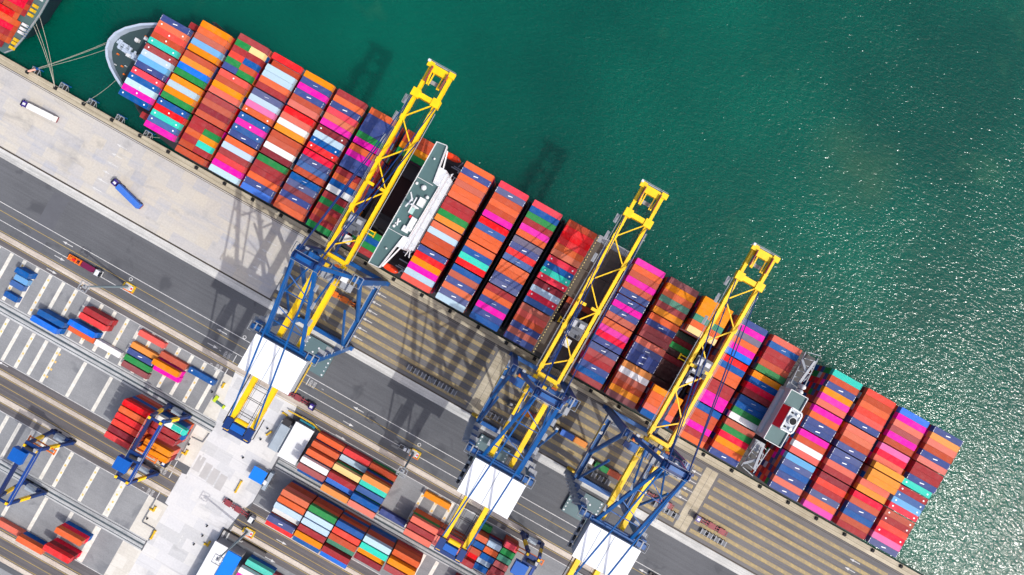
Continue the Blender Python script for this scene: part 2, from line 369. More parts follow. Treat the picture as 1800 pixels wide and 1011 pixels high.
def arrow(px, py, d=1):
    u, v = at(px, py); L = 5.0
    wl.sheet(u - L / 2 if d > 0 else u - L * .1, u + L * .1 if d > 0 else u + L / 2, v - .14, v + .14, .014)
    wl.poly([(u + d * L * .1, v - .55), (u + d * L / 2, v), (u + d * L * .1, v + .55)][::1 if d > 0 else -1], .014)
for p in ((119, 429), (390, 583), (630, 720), (1132, 1005), (214, 258), (205, 274), (198, 289), (189, 304), (180, 318), (170, 333), (477, 427.5), (468.6, 442.6), (460, 458), (452, 472),
          (443.5, 487), (670, 518.5), (661, 533), (654, 548.5), (645, 563), (636, 578.6), (627.7, 593.6), (1224, 830.6), (1215, 845.6), (1208, 860.6), (1199, 875.6), (1502.7, 987), (1494, 1002), (5, 640)): arrow(*p, -1)
for p in ((105, 454), (91, 477), (374, 608), (612.6, 745), (599, 769), (841, 874.5), (828, 899.6), (495, 953), (475, 984)): arrow(*p, 1)
def stencil(px, py, flip=1):                                          # two rows of worn block lettering and a stop bar
    u, v = at(px, py)
    for r in range(2):
        for c_ in range(4):
            x, y = u - 1.5 + r * 1.7, v - 1.3 + c_ * .72
            wl.sheet(x - .65, x + .65, y - .28, y - .16, .014); wl.sheet(x - .65, x + .65, y + .14, y + .26, .014)
            if (r + c_) % 2: wl.sheet(x - .08, x + .08, y - .15, y + .13, .014)
            else: wl.sheet(x + .5, x + .64, y - .15, y + .13, .014)
    wl.sheet(u + flip * 2.9 - .16, u + flip * 2.9 + .16, v - 1.7, v + 1.7, .014); wl.sheet(u - flip * 4.2 - .5, u - flip * 4.2 + .5, v - .1, v + .1, .014)
for p, f_ in (((402, 625), 1), ((387, 648), 1), ((552, 676), -1), ((290, 828), 1), ((298, 811), 1), ((267, 866), 1)): stencil(*p, f_)
for px, py in ((430, 593), (737, 782), (230, 491), (424, 950)):
    u, v = at(px, py)
    for i in range(14):
        a0, a1 = 2 * math.pi * i / 14, 2 * math.pi * (i + 1) / 14
        wl.poly([(u + .55 * math.cos(a0), v + .55 * math.sin(a0)), (u + .8 * math.cos(a0), v + .8 * math.sin(a0)), (u + .8 * math.cos(a1), v + .8 * math.sin(a1)), (u + .55 * math.cos(a1), v + .55 * math.sin(a1))], .015)
for px, py in ((357, 800), (330, 835), (318, 948), (401, 941)):
    u, v = at(px, py); wl.sheet(u - .3, u + .3, v - 2.6, v + 2.6, .016)
tag(wl.build("white_road_markings", white_line), kind="structure"); tag(yl.build("yellow_road_markings", yellow_line), kind="structure")
tag(cl.build("yard_bay_markings", cream_line), kind="structure"); tag(hz.build("hatched_road_markings", hatch_paint), kind="structure")
tag(dots.build("yellow_bay_markings", paint("stain_yellow", (226, 196, 110), .8, .5, 1, dirt=(214, 150, 100))), kind="structure")
m = MB()                                                              # dark patch repairs across the road, worn patches on the slab
for (a, b) in (((111, 345), (57, 432)),):
    p, q = at(*a), at(*b); m.sheet(min(p[0], q[0]) - 3.2, max(p[0], q[0]) + 3.2, q[1] - 4, p[1], .006)
struct("patch_road", m, paint("patch_asphalt", (92, 94, 100), .9, .3, .2))
m = MB()
for px, py in ((350, 815), (362, 828), (375, 838), (388, 848)):
    u, v = at(px, py); m.sheet(u - 1.6, u + 1.6, v - 3.4, v + 3.4, .011)
struct("patch_pavement", m, paint("patch_slab", (182, 180, 179), .9, .3, .3))

# ------------------------------------------------------------------ containers
COL = dict(s=(240, 112, 66), a=(208, 88, 58), m=(180, 62, 66), M=(150, 52, 62), r=(250, 18, 30), c=(252, 16, 66), p=(255, 14, 182), P=(250, 130, 186), o=(255, 152, 4), O=(255, 168, 70), n=(76, 92, 152),
           b=(6, 94, 172), B=(0, 122, 240), g=(44, 150, 78), G=(84, 156, 130), t=(64, 224, 200), w=(244, 244, 242), y=(192, 212, 226), k=(240, 206, 150), l=(126, 190, 240), e=(138, 132, 150),
           q=(252, 84, 70), d=(64, 84, 78), x=(70, 46, 50), S=(246, 130, 112))  # d and x: box colours darkened to carry shade deep in a bay
CNAME = dict(s="salmon orange", a="rust orange", m="brick red", M="maroon", r="bright red", c="crimson", p="hot pink", P="light pink", o="golden orange", O="pale orange", n="slate blue", b="blue", B="bright blue", g="green",
             G="grey green", t="turquoise", w="white", y="pale grey blue", k="cream", l="sky blue", e="grey", q="coral red", d="shaded green", x="shaded brown", S="salmon pink")
for k_ in list(COL):                                                  # paint reflectance, a little under what sunlit roofs show
    c_ = lin(COL[k_]); lo = min(c_); COL[k_] = tuple(max(.002, (x - .22 * lo) * (1.08 if lo > .3 else .78)) for x in c_)
CW, CH, L40, L20 = 2.44, 2.59, 12.19, 6.06
def marks(mb, kind):
    z = CH + .006
    if kind == "dash":
        mb.poly([(-.9, -.34), (.9, -.06), (.9, .26), (-.9, -.02)], z, 3)
        for s in (-1, 1):
            mb.sheet(s * (L40 / 2 - .1) - .06, s * (L40 / 2 - .1) + .06, -1.0, -.15, z, 3); mb.sheet(s * (L40 / 2 - .1) - .06, s * (L40 / 2 - .1) + .06, .2, .75, z, 3)
    elif kind == "thin": mb.poly([(-.9, -.2), (.9, .06), (.9, .18), (-.9, -.08)], z, 3)
    elif kind:
        for x, y in {"dots": ((-4.6, .1), (4.7, -.1)), "dot": ((.1, 0),)}[kind]:
            mb.poly([(x + .33 * math.cos(i * math.pi / 5), y + .33 * math.sin(i * math.pi / 5)) for i in range(10)], z, 3)
def container_mesh(L, name, kind=None):
    mb = MB(); marks(mb, kind); h, w2, l2 = CH, CW / 2, L / 2
    mb.box(-l2 + .03, l2 - .03, -w2 + .03, w2 - .03, .02, h - .05, 0)
    for s in (-1, 1):
        mb.box(-l2 + .12, l2 - .12, *sorted((s * w2, s * (w2 - .10))), h - .12, h, 0); mb.box(*sorted((s * l2, s * (l2 - .12))), -w2 + .12, w2 - .12, h - .14, h, 0)
        for e in (-1, 1):
            x0, x1 = sorted((e * l2, e * (l2 - .18))); y0, y1 = sorted((s * w2, s * (w2 - .16)))
            mb.box(x0, x1, y0, y1, h - .12, h + .004, 1); mb.box(x0, x1, y0, y1, 0, .12, 1); mb.box(*sorted((e * l2, e * (l2 - .1))), *sorted((s * w2, s * (w2 - .1))), .12, h - .12, 0)
    for yy in (-.75, -.3, .3, .75): mb.box(l2 - .03, l2 + .03, yy - .03, yy + .03, .2, h - .25, 2)   # door bars
    n = int(L / .6)
    for i in range(n):                                                # pressed roof ribs
        x = -l2 + (i + .5) * L / n; mb.box(x - .12, x + .12, -w2 + .2, w2 - .2, h - .05, h - .02, 0, bottom=False)
    return mb.mesh(name, [box_paint, frame_dark, rail_grey, mark_white])
ME20 = container_mesh(L20, "container_short"); MARKED = {k_: container_mesh(L40, "container_long", k_) for k_ in (None, "dash", "thin", "dots", "dot")}
def container(name, code, u, v, z, label, group, short=False, rz=0, mark=None):
    o = link(name, ME20 if short else MARKED[mark], None, (u, v, z), rz); c = COL[code]; j = random.uniform(.9, 1.06)
    o.color = (min(1, c[0] * j), min(1, c[1] * j * random.uniform(.94, 1.05)), min(1, c[2] * j), 1); tag(o, label, "container", group)
    return o
stack = MB()                                                          # everything past the 300 largest: far, hidden and lower boxes
def stack_box(code, u, v, z, L=L40, rnd=True):
    c = COL[code]; j = random.uniform(.85, 1.05) if rnd else 1; c = tuple(min(1, x * j) for x in c)
    stack.box(u - L / 2, u + L / 2, v - CW / 2, v + CW / 2, z + .02, z + CH, 0, c, bottom=False)
POOL = "sssaaammmmMMrcpnnnbbbgoyeqSd"

ORD = ["", "1st", "2nd", "3rd"] + [f"{i}th" for i in range(4, 30)]
DECK = 8.0
TOP = 29.0
# colour codes of each bay read from the sea side to the quay side; "|" marks the wider gaps; * after a code = white roof dots, ' = single dot
BAYS = [
 (-167.0, 24.6, "n s* q' a' t* | m* y* l n | c* b* y' p' b*", "foremost bay at the bow"),
 (-152.6, 30.2, "o s a l o | a o B g | o y o g | b* r' t* b* p", "second bay from the bow"),
 (-137.7, 33.9, "m ; ; ; ; ; | q' a o S | m a M a | ; ; ; ; ; | a", "third bay from the bow"),
 (-123.0, 33.9, "r a- y y s m | n y P s* | b* p' b* n | s y m r p y", "fourth bay from the bow"),
 (-109.0, 33.9, "o n p n a S | r S w o | a a w M | g m m s n B", "fifth bay from the bow"),
 (-94.7, 33.9, "m s n c s p | M* y b* r* | c n b a | b n M n a s", "sixth bay from the bow"),
 (-80.3, 33.9, "s n n n g p | s p n n | m s* b w | m g m a m g", None),
 (-65.2, 33.9, "a a o g - - | - - - - | - - - - | - - g b g m", None),
 (-38.8, 33.9, "s n s a s s | m m g o | s y a a | n r o p y q", "bay just behind the bridge"),
 (-23.7, 33.9, "c n a s a p | r b s s | s b t r | b a n s n y", "second bay behind the bridge"),
 (-8.9, 33.9, "c b g m p s | e n r b | s s n n | m s n p n b", "third bay behind the bridge"),
 (6.2, 33.9, "a r r r s s | c* b* t* c* | M' y* c* b | a q a n a n", "bay just ahead of the open hatch"),
 (36.2, 33.9, "p s a p a n | n p n a | s p c n | n m m n b m", "bay just behind the open hatch"),
 (50.9, 33.9, "M o s G m o | s n m m | S n n n | o w a a o M", "second bay behind the open hatch"),
 (65.8, 33.9, "o o o G s k | d- M- g- x- | M- x- x- x- | x- o s s S b", None),  # low rows: shade of the deep bay put into the box colours
 (81.0, 33.9, "n p e s p B | r b s s | m m p p | b a a p m s", None),
 (95.9, 33.9, "S b m m a g | o b c m | b b g w | a g c o s n", "bay just ahead of the funnel"),
 (122.4, 33.9, "t a n o p S | p s n n | p a w q | l n b n S n", "bay just behind the funnel"),
 (137.1, 33.9, "q a s q q n | S s a n | n n S m | M q m n s p", "second bay behind the funnel"),
 (151.8, 33.9, "B p S m p a | P c S O+ | O+ o+ S O | c a n b a m", "next to last bay at the stern"),
 (166.5, 33.9, "n O S a n S | m m n t* | m* b* l* c* | a* m* q c* P n", "last bay at the stern"),
]
GROUP_DECK = "containers stacked on the big ship"
for bi, (u0, v0, rows, phrase) in enumerate(BAYS):
    v0, vend = {0: (25.2, -9.6), 1: (30.8, -15.3)}.get(bi, (33.6, -17.7)); nr = len(rows.replace('|', ' ').split()); ng = rows.count('|'); pitch = (v0 - vend - .42 * ng) / nr
    uc = u0 + L40 / 2; v = v0; ri = 0
    left20 = iter("g m q g n m m s m a".split()); right20 = iter("k- m b a g m g o t m".split())
    for tok in rows.split():
        if tok == "|": v -= .42; continue
        ri += 1; vc = v - pitch / 2; v -= pitch
        code = tok[0]
        if code == "-": continue
        top = TOP + random.choice((0, 0, .06, .12)); mod = tok[1:]
        if "-" in mod: top -= 2.7 if bi == 3 else 16.5 + (ri % 3) * .7
        if "+" in mod: top += 2.9
        if bi == 7: top -= 11.0 if ri > 10 else 4.5
        if bi == 20 and ri > 9: uc2 = uc - .8
        else: uc2 = uc
        n_low = max(0, int((top - CH - DECK) / 2.6 + .001)); zt = top - CH
        for t_ in range(n_low): stack_box(random.choice(POOL), uc2, vc, zt - (t_ + 1) * 2.6)
        if code == ";":
            stack_box(next(left20), uc - 3.07, vc, zt, L20); nx = next(right20); stack_box(nx[0], uc + 3.07, vc, zt - (2.6 if "-" in nx and False else 0), L20); continue
        if phrase is None:
            stack_box(code, uc2, vc, zt, rnd=False); continue
        mark = "dots" if "*" in mod else "dot" if "'" in mod else ("dash" if random.random() < .8 else "thin") if code == "n" else "thin" if code == "b" and random.random() < .5 else None
        container("deck_container", code, uc2, vc, zt, f"{CNAME[code]} container, {ORD[ri]} from seaward in the {phrase}", GROUP_DECK, mark=mark)
stack_box("m", -157.6, 27.5, 19, L20); stack_box("m", -157, -12.4, 19, L20)

# ------------------------------------------------------------------ the big ship
ship = thing("container_ship", "huge container ship moored along the quay under three yellow cranes", "ship")
VC = 7.2
def hull_outline(b, bow):                                             # half breadth, bow tip
    pts = [(182, VC - b * .86), (176, VC - b)]
    for i in range(14):
        t = i / 13; pts.append((-140 + (bow + 140) * math.sin(t * math.pi / 2), VC - b * math.cos(t * math.pi / 2) ** .8))
    right = [(x, 2 * VC - y) for x, y in pts[::-1][1:]]
    return pts + right
hb = MB()
hb.prism(hull_outline(22, -166), -8, 1, 0, pts2=hull_outline(26.5, -174)); hb.prism(hull_outline(26.5, -174), 1, DECK, 1, 2, pts2=hull_outline(26.8, -181))
hb.build("hull", [boot_red, hull_blue, paint("main_deck", (40, 40, 42), .7, .4, .2)], ship)  # deck colour darkened so its side strip carries the shade along the quay
fo = [(-160.5, VC - 16.4), (-168, VC - 14.4), (-173, -6.7), (-177, -4.6), (-180.5, -2.4), (-183.7, .5), (-185.5, 3.2), (-186.3, 6.7), (-185.4, 10.4), (-183, 13.9), (-178.5, 18.1), (-173.7, 21.1), (-168, 23.6), (-160.5, 26)]
fb = MB(); fb.prism([(x + (x < -161) * 2.2, y) for x, y in fo], DECK, 16.8, 0, 1, pts2=fo); fb.build("foredeck", [hull_blue, deck_dark], ship)
rb = MB()
for (x0, y0), (x1, y1) in zip(fo, fo[1:]): rb.bar((x0, y0, 18.3), (x1, y1, 18.3), .55, 3.0)
for (x0, y0), (x1, y1) in zip(fo, fo[1:]): rb.bar((x0, y0, 19.9), (x1, y1, 19.9), .95, .25)
rb.build("bulwark", rim_grey, ship)
wb = MB(); rw = random.Random(3)
for i in range(26):
    t = i / 25; x, y = -184.2 + 11.5 * t, 7.7 - 2.0 * t
    wb.cbox(x + rw.uniform(-.3, .3), y + rw.uniform(-1.3, 1.3), 17.2 + rw.random() * .5, rw.uniform(.4, 1.3), rw.uniform(.4, 1.5), rw.uniform(.6, 1.8), 0)
    if i % 5 == 2: wb.cyl((x, y - 1.7, 17.6), (x, y + 1.7, 17.6), .5, 8, 0)
wb.bar((-184.4, 7.8, 17.1), (-172, 5.6, 17.1), .5, .6)
wb.build("windlass", rim_grey, ship)
for x, y in ((-178, 12.2), (-178, 5.2), (-175, 14.4)):
    fm = MB(); fm.cbox(x, y, 17.6, 1.5, 1.3, 1.5); fm.build("deck_locker", ship_white, ship)
for x, y in ((-182.3, 3.6), (-178.5, .2), (-176, 15.2), (-174.6, 14.2), (-172.6, 17.3), (-176.2, -2.2)):
    fm = MB(); fm.cbox(x, y, 17.2, .7, .6, .8); fm.build("deck_fitting", orange, ship)
for i in range(9):
    fm = MB(); fm.cyl((-181 + i * 1.3, -.5 + (i * 37 % 11) * 1.5, 16.8), (-181 + i * 1.3, -.5 + (i * 37 % 11) * 1.5, 17.9), .25, 6); fm.build("deck_post", ship_white, ship)
fm = MB(); fm.bar((-166.5, VC - 15, 20), (-166.5, VC + 15, 20), .3, 6.2, 0); fm.build("breakwater", ship_white, ship)
# lashing bridges between the bays
for u0, *_ in BAYS[1:]:
    if u0 in (-65.2, -38.8, 36.2, 122.4): continue
    lb = MB(); lb.box(u0 - 1.75, u0 - 1.05, -16, 33.6, DECK, 18.5)
    for j in range(9): lb.box(u0 - 2.0, u0 - .8, -16 + j * 6.1, -15.6 + j * 6.1, DECK, 19.4)
    lb.build("lashing_bridge", steel_dark, ship)
lb = MB()
for j in range(11): lb.box(18.9, 19.3, -17.6 + j * 5.1, -17.3 + j * 5.1, DECK, 28.2, 0)
for z in (13, 18, 23, 28): lb.box(18.85, 19.35, -17.6, 33.8, z, z + .25, 0)
for j in range(42): lb.cbox(19.3, -17.2 + j * 1.22, 28.5, .35, .4, .4, 1)
lb.build("lashing_bridge", [hatch_grey, paint("gold_steel", (214, 190, 120), .5, .3, 1)], ship)
# open hatch: covers and a dark hold
for y0, y1 in ((8.4, 20.8), (21.0, 33.4), (-17.4, -3.6)):
    hc = MB(); hc.box(20.5, 35.4, y0, y1, DECK, 11.6)
    for j in range(5): hc.box(20.8, 35.1, y0 + .8 + j * 2.5, y0 + .95 + j * 2.5, 11.6, 11.75)
    hc.build("hatch_cover", hatch_grey, ship)
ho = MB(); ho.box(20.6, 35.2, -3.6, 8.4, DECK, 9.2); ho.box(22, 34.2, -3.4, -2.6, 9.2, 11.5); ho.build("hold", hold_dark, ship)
stack_box("a", 28, 7.0, 9.3); stack_box("x", 28, 4.4, 9.3); stack_box("x", 28, 1.9, 8.4)
ra = MB()
for v in (34.0, 36.0): ra.bar((20.5, v, 12.3), (35.5, v, 12.3), .3)
ra.box(20.5, 35.6, 33.4, 36.2, 10.4, 11); ra.build("side_walkway", rail_grey, ship)
for y0, y1, z1 in ((17.5, 23.6, 12.4), (-5.5, -1.5, 12.4), (23.6, 24.2, 14), (-1.4, .3, 11)):
    hc = MB(); hc.box(-66, -51.5, y0, y1, DECK, z1); hc.build("hatch_cover", paint("hatch_cover_dark", (62, 66, 68), .7, .4, .2), ship)
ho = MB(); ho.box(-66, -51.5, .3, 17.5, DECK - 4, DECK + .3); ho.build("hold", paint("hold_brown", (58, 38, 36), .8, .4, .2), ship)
# bridge tower
bt = MB(); bt.box(-49.0, -41.5, -7.6, 25.3, DECK, 40.4, 0)
for j in range(9):
    z = 12 + j * 3.1
    for i in range(12): bt.box(-41.6, -41.42, -6.6 + i * 2.65, -5.4 + i * 2.65, z, z + 1.2, 1)
bt.box(-41.5, -40.6, -6.8, 24.5, DECK, 38.5, 0)
for z in (18.5, 22.5, 26.5, 30.5, 34.5): bt.box(-40.6, -39.4, -6.4, 24.0, z, z + .25, 0)
for y in (-4.6, 2, 9, 15, 22): bt.box(-40.6, -39.7, y, y + .3, DECK, 36, 0)
bt.build("accommodation_block", [paint("tower_wall", (196, 200, 206), .5, .3, .5, dirt=(140, 146, 152)), glass], ship)
bd = MB()
bd.prism([(-49.3, -17.6), (-45.2, -17.3), (-43.0, -3.0), (-41.2, -2.8), (-40.7, 18.6), (-43.2, 18.9), (-45.4, 32.9), (-49.3, 32.3)], 40.4, 43.0, 0, 1)
bd.build("wheelhouse_deck", [ship_white, deck_green], ship)
br = MB(); ol = [(-49.3, -17.6), (-45.2, -17.3), (-43.0, -3.0), (-41.2, -2.8), (-40.7, 18.6), (-43.2, 18.9), (-45.4, 32.9), (-49.3, 32.3), (-49.3, -17.6)]
for (x0, y0), (x1, y1) in zip(ol, ol[1:]): br.bar((x0, y0, 43.5), (x1, y1, 43.5), .2, .9)
for y in (-3.2, 17.9): br.bar((-49.2, y, 43.4), (-42.8, y, 43.4), .18, .7)
for (x0, y0), (x1, y1) in (((-45, -16.6), (-41.4, -3)), ((-45, 31.8), (-41.4, 19))): br.bar((x0, y0, 39.6), (x1, y1, 39.6), .4, 1.2)
for y0, y1 in ((-9.5, -5), (21.5, 26)):
    for j in range(3): br.bar((-41.0 + (j % 2) * 1.1, y0, 24 + j * 4), (-41.0 + ((j + 1) % 2) * 1.1, y1, 27 + j * 4), .3, .25)
br.build("railing", ship_white, ship)
mm = MB()
mm.cyl((-44.5, 8, 43), (-44.5, 8, 52), .7, 8, 0, .35); mm.bar((-44.5, 5, 50), (-44.5, 11, 50), .4, .4, 0); mm.bar((-46.4, 8, 47), (-42.6, 8, 47), .5, .4, 0)
mm.bar((-46.6, 6.3, 49), (-45.8, 10.2, 49), .5, .35, 0); mm.build("radar_mast", ship_white, ship)
for cx, cy, cz, lx, ly, lz, mt in ((-43.2, 10.5, 44.4, 2.2, 3.2, 2.6, ship_white), (-42.6, 2.0, 43.8, 2.0, 5.2, 1.4, ship_white), (-43.6, -.6, 43.6, 2.4, 2.2, 1.1, ship_white), (-45.0, 6.4, 43.4, 1.6, 2.6, .7, paint("pale_teal", (170, 205, 200), .5, .2, 1)), (-44.0, 4.2, 43.5, 1.4, 1.0, .9, red)):
    mm = MB(); mm.cbox(cx, cy, cz, lx, ly, lz); mm.build("roof_locker", mt, ship)
for x, y, r in ((-45.2, 15.6, 1.05), (-42.2, .4, .8), (-47.8, -1.6, .6), (-42.4, 13.2, .7), (-48.2, 15.8, .6), (-46.2, -10, .35), (-47, 26.5, .4)):
    mm = MB(); mm.cyl((x, y, 43), (x, y, 43.9), r * .6, 8, 0); mm.dome(x, y, 43.9, r, 0); mm.build("satellite_dome", ship_white, ship)
for p_, q_ in (((-48.6, 12, 43.3), (-46.5, 9.5, 43.3)), ((-48.0, -.6, 43.4), (-46.6, 1.2, 43.4)), ((-46.9, -.9, 43.8), (-47.7, 1.5, 43.8))):
    mm = MB(); mm.bar(p_, q_, .5, .3); mm.build("radar_scanner", ship_white, ship)
# decks between bridge tower and the bays behind it, with boat davits
dk = MB(); dk.box(-41, -39.4, -15, 33, DECK, 10.5)
for y in (-15.2, -12.2, -9.0, 27.0, 30.2): dk.bar((-45, y, 15.2), (-39.4, y, 15.2), .45, .5, 1)
for y in (-13.6, 28.6): dk.box(-44.4, -39.6, y - 1.9, y + 1.9, 10.5, 14.0, 2)
for y in (-16.2, 32.4): dk.box(-49.4, -40.2, y - 1.2, y + 1.2, 14, 14.6, 2); dk.bar((-42.4, y - 1, 16), (-41.2, y + 1, 18.6), .4, .4, 1); dk.bar((-48.4, y - 1, 16), (-49, y + 1, 18.6), .4, .4, 1)
for y in (-14.5, 30.9): dk.box(-44.2, -40.2, y - .15, y + .15, 14.5, 15.6, 1); dk.box(-41.8, -40.0, y - 1.8, y - .9, 14.4, 15.6, 1)
dk.build("boat_deck", [deck_dark, ship_grey, steel_dark], ship)
def lifeboat(u, v, z, label):
    t = thing("lifeboat", label, "lifeboat", (u, v, z), 0, "lifeboats beside the bridge")
    b = MB(); n = 9; k = 10
    for i in range(n):
        t_ = i / (n - 1); x = -3.7 + 7.4 * t_; r = 1.35 * (max(0.02, 1 - abs(2 * t_ - 1) ** 2.6)) ** .5
        for j in range(k):
            a = 2 * math.pi * j / k; b.v.append((x, r * math.cos(a), .4 + r * 1.05 * math.sin(a)))
    for i in range(n - 1):
        for j in range(k): b.face([i * k + j, i * k + (j + 1) % k, (i + 1) * k + (j + 1) % k, (i + 1) * k + j])
    b.face(list(range(k))); b.face([(n - 1) * k + j for j in range(k)][::-1])
    bh = b.build("boat_hull", orange_boat, t)
    c2 = MB(); c2.cbox(1.6, 0, 1.9, 1.5, 1.3, .8, 0); c2.build("conning_tower", orange_boat, bh)
    d = MB(); d.bar((-2.9, 0, 1.5), (-2.9, 0, 2.6), .25); d.bar((2.9, 0, 1.5), (2.9, 0, 2.6), .25); d.build("lifting_hook", ship_white, t)
lifeboat(-45.8, 33.2, 18.6, "orange enclosed lifeboat on the sea side behind the bridge wing")
lifeboat(-45.8, -17.0, 18.6, "orange enclosed lifeboat on the quay side behind the bridge wing")
# funnel island
fi = MB(); fi.box(107.6, 114.6, -2.7, 18.0, DECK, 37.6, 0); fi.box(107.7, 114.5, -2.6, 17.9, 37.6, 38.0, 1)
fi.cyl((107.5, -1.5, 33), (107.5, 16.8, 33), 1.4, 10, 0)
fi.build("engine_casing", [ship_grey, deck_green], ship)
re_ = MB(); ol = [(107.6, -2.7), (114.6, -2.7), (114.6, 18), (107.6, 18), (107.6, -2.7)]
for (x0, y0), (x1, y1) in zip(ol, ol[1:]): re_.bar((x0, y0, 38.4), (x1, y1, 38.4), .22, .8)
re_.build("railing", ship_white, ship)
fu = MB(); fu.prism([(107.9, 3.2), (111.9, 3.4), (112.5, 4.4), (112.5, 10.8), (111.9, 11.8), (107.9, 12.0)], 38, 45.6, 0, 1)
fu.box(107.55, 107.95, 3.4, 11.9, 38.2, 45.4, 2)
for (x0, y0), (x1, y1) in zip([(107.9, 3.4), (111.9, 3.5), (112.4, 4.4), (112.4, 10.8), (111.9, 11.7), (107.9, 11.9)], [(111.9, 3.5), (112.4, 4.4), (112.4, 10.8), (111.9, 11.7), (107.9, 11.9), (107.9, 3.4)]): fu.bar((x0, y0, 45.8), (x1, y1, 45.8), .5, .6, 0)
fu.cyl((110.0, 7.7, 45), (110.0, 7.7, 47.2), 1.5, 14, 0); fu.cyl((110.0, 7.7, 46.6), (110.0, 7.7, 47.25), 1.3, 14, 3)
for y in (4.8, 10.4): fu.cyl((111, y, 45), (111, y, 46.6), .55, 10, 0); fu.cyl((109, y, 45), (109, y, 46.2), .35, 8, 3)
fu.build("funnel", [ship_white, ship_grey, red, rubber], ship)
for sgn, y0 in ((1, 20.5), (-1, -5.0)):
    tm = MB()
    L_ = 13.0 if sgn > 0 else 11
    for x in (108.6, 113.8):
        tm.bar((x, y0, 33), (x, y0 + sgn * L_, 31), .3, .5)
    for j in range(6):
        y = y0 + sgn * j * L_ / 5; tm.bar((108.6, y, 32.6), (113.8, y + sgn * L_ / 10, 32.2), .25, .3)
    tm.bar((111, y0 + sgn * 1, 33.6), (111.6, y0 + sgn * L_ * .85, 34.8), .9, .9); tm.bar((111.2, y0 + sgn * 6, 34), (108, y0 + sgn * 9.5, 33), .9, .7)
    tm.bar((112, y0 + sgn * 2.5, 34), (114.4, y0 + sgn * 7, 31), .22); tm.bar((114.4, y0 + sgn * 7, 31), (111.6, y0 + sgn * 9.5, 34), .22)
    tm.cbox(110.0, y0 + sgn * (1.5 if sgn < 0 else -.8), 31.0, 4.0, 4.2, 2.4, 0)
    tm.box(108, 114.5, *sorted((y0, y0 + sgn * L_)), 27.0, 27.4, 1)
    tm.build("provision_crane", [paint("lattice_grey", (150, 156, 164), .5, .3, .5), steel_dark], ship)
dm = MB()
for y in (21.0, 18.9): dm.cyl((112.2, y, 33), (112.2, y, 36), .95, 12, 0); dm.dome(112.2, y, 36, .95, 0)
dm.build("vent_tank", ship_white, ship)
dk = MB(); dk.box(107.8, 121.6, -15.5, 33.2, DECK, 9.5); dk.build("engine_deck", hold_dark, ship)

# ------------------------------------------------------------------ the other ship, stern just in view
sh2 = thing("container_ship", "dark blue stern of another container ship at the water's far left", "ship")
hb = MB(); hb.prism([(-330, -15), (-244, -14), (-238, -11), (-234, -6), (-231.5, 2), (-230.5, 18), (-330, 30)], -8, 16, 0, 1, pts2=[(-330, -18.5), (-222.5, -18.5), (-220, -15.5), (-218.6, -9), (-217.6, 2), (-217.6, 18), (-330, 30)]); hb.build("hull", [hull_blue, deck_green], sh2)
rl = MB()
for (x0, y0), (x1, y1) in (((-222.6, -18.2), (-220.2, -15.4)), ((-220.2, -15.4), (-218.9, -9)), ((-218.9, -9), (-217.9, 2)), ((-217.9, 2), (-217.9, 18))): rl.bar((x0, y0, 16.4), (x1, y1, 16.4), .16, .7, 3)
for y in (-15, -13, -11.5, 0, 2, 4): rl.cbox(-220.6, y, 16.8, 1.5, 1.2, 1.5, 1)
for y in (-8, -6.4, -4.6, 7.5): rl.cbox(-220.4, y, 16.9, 1.6, 1.1, 1.6, 0)
for i in range(5): rl.bar((-219.4, -9 + i * 1.1, 17), (-217.8, -9 + i * 1.1, 17), .15, .4, 2)
rl.build("stern_fittings", [ship_white, guard_yellow, blue, rail_grey], sh2)
for bay in range(5):
    for r_ in range(17):
        v = -15.6 + 2.5 * r_; h = 21.0 if (r_ * 7 + bay * 3) % 5 else 23.6
        for half in (0, 1):
            u = -226 - bay * 14.6 - half * 6.3
            c_ = random.choice("mmaamqSsmmcrM") if random.random() > .1 else random.choice("tBs")
            stack_box(c_, u, v, h - CH, L20); stack_box(random.choice("mMas"), u, v, h - 2 * CH, L20)

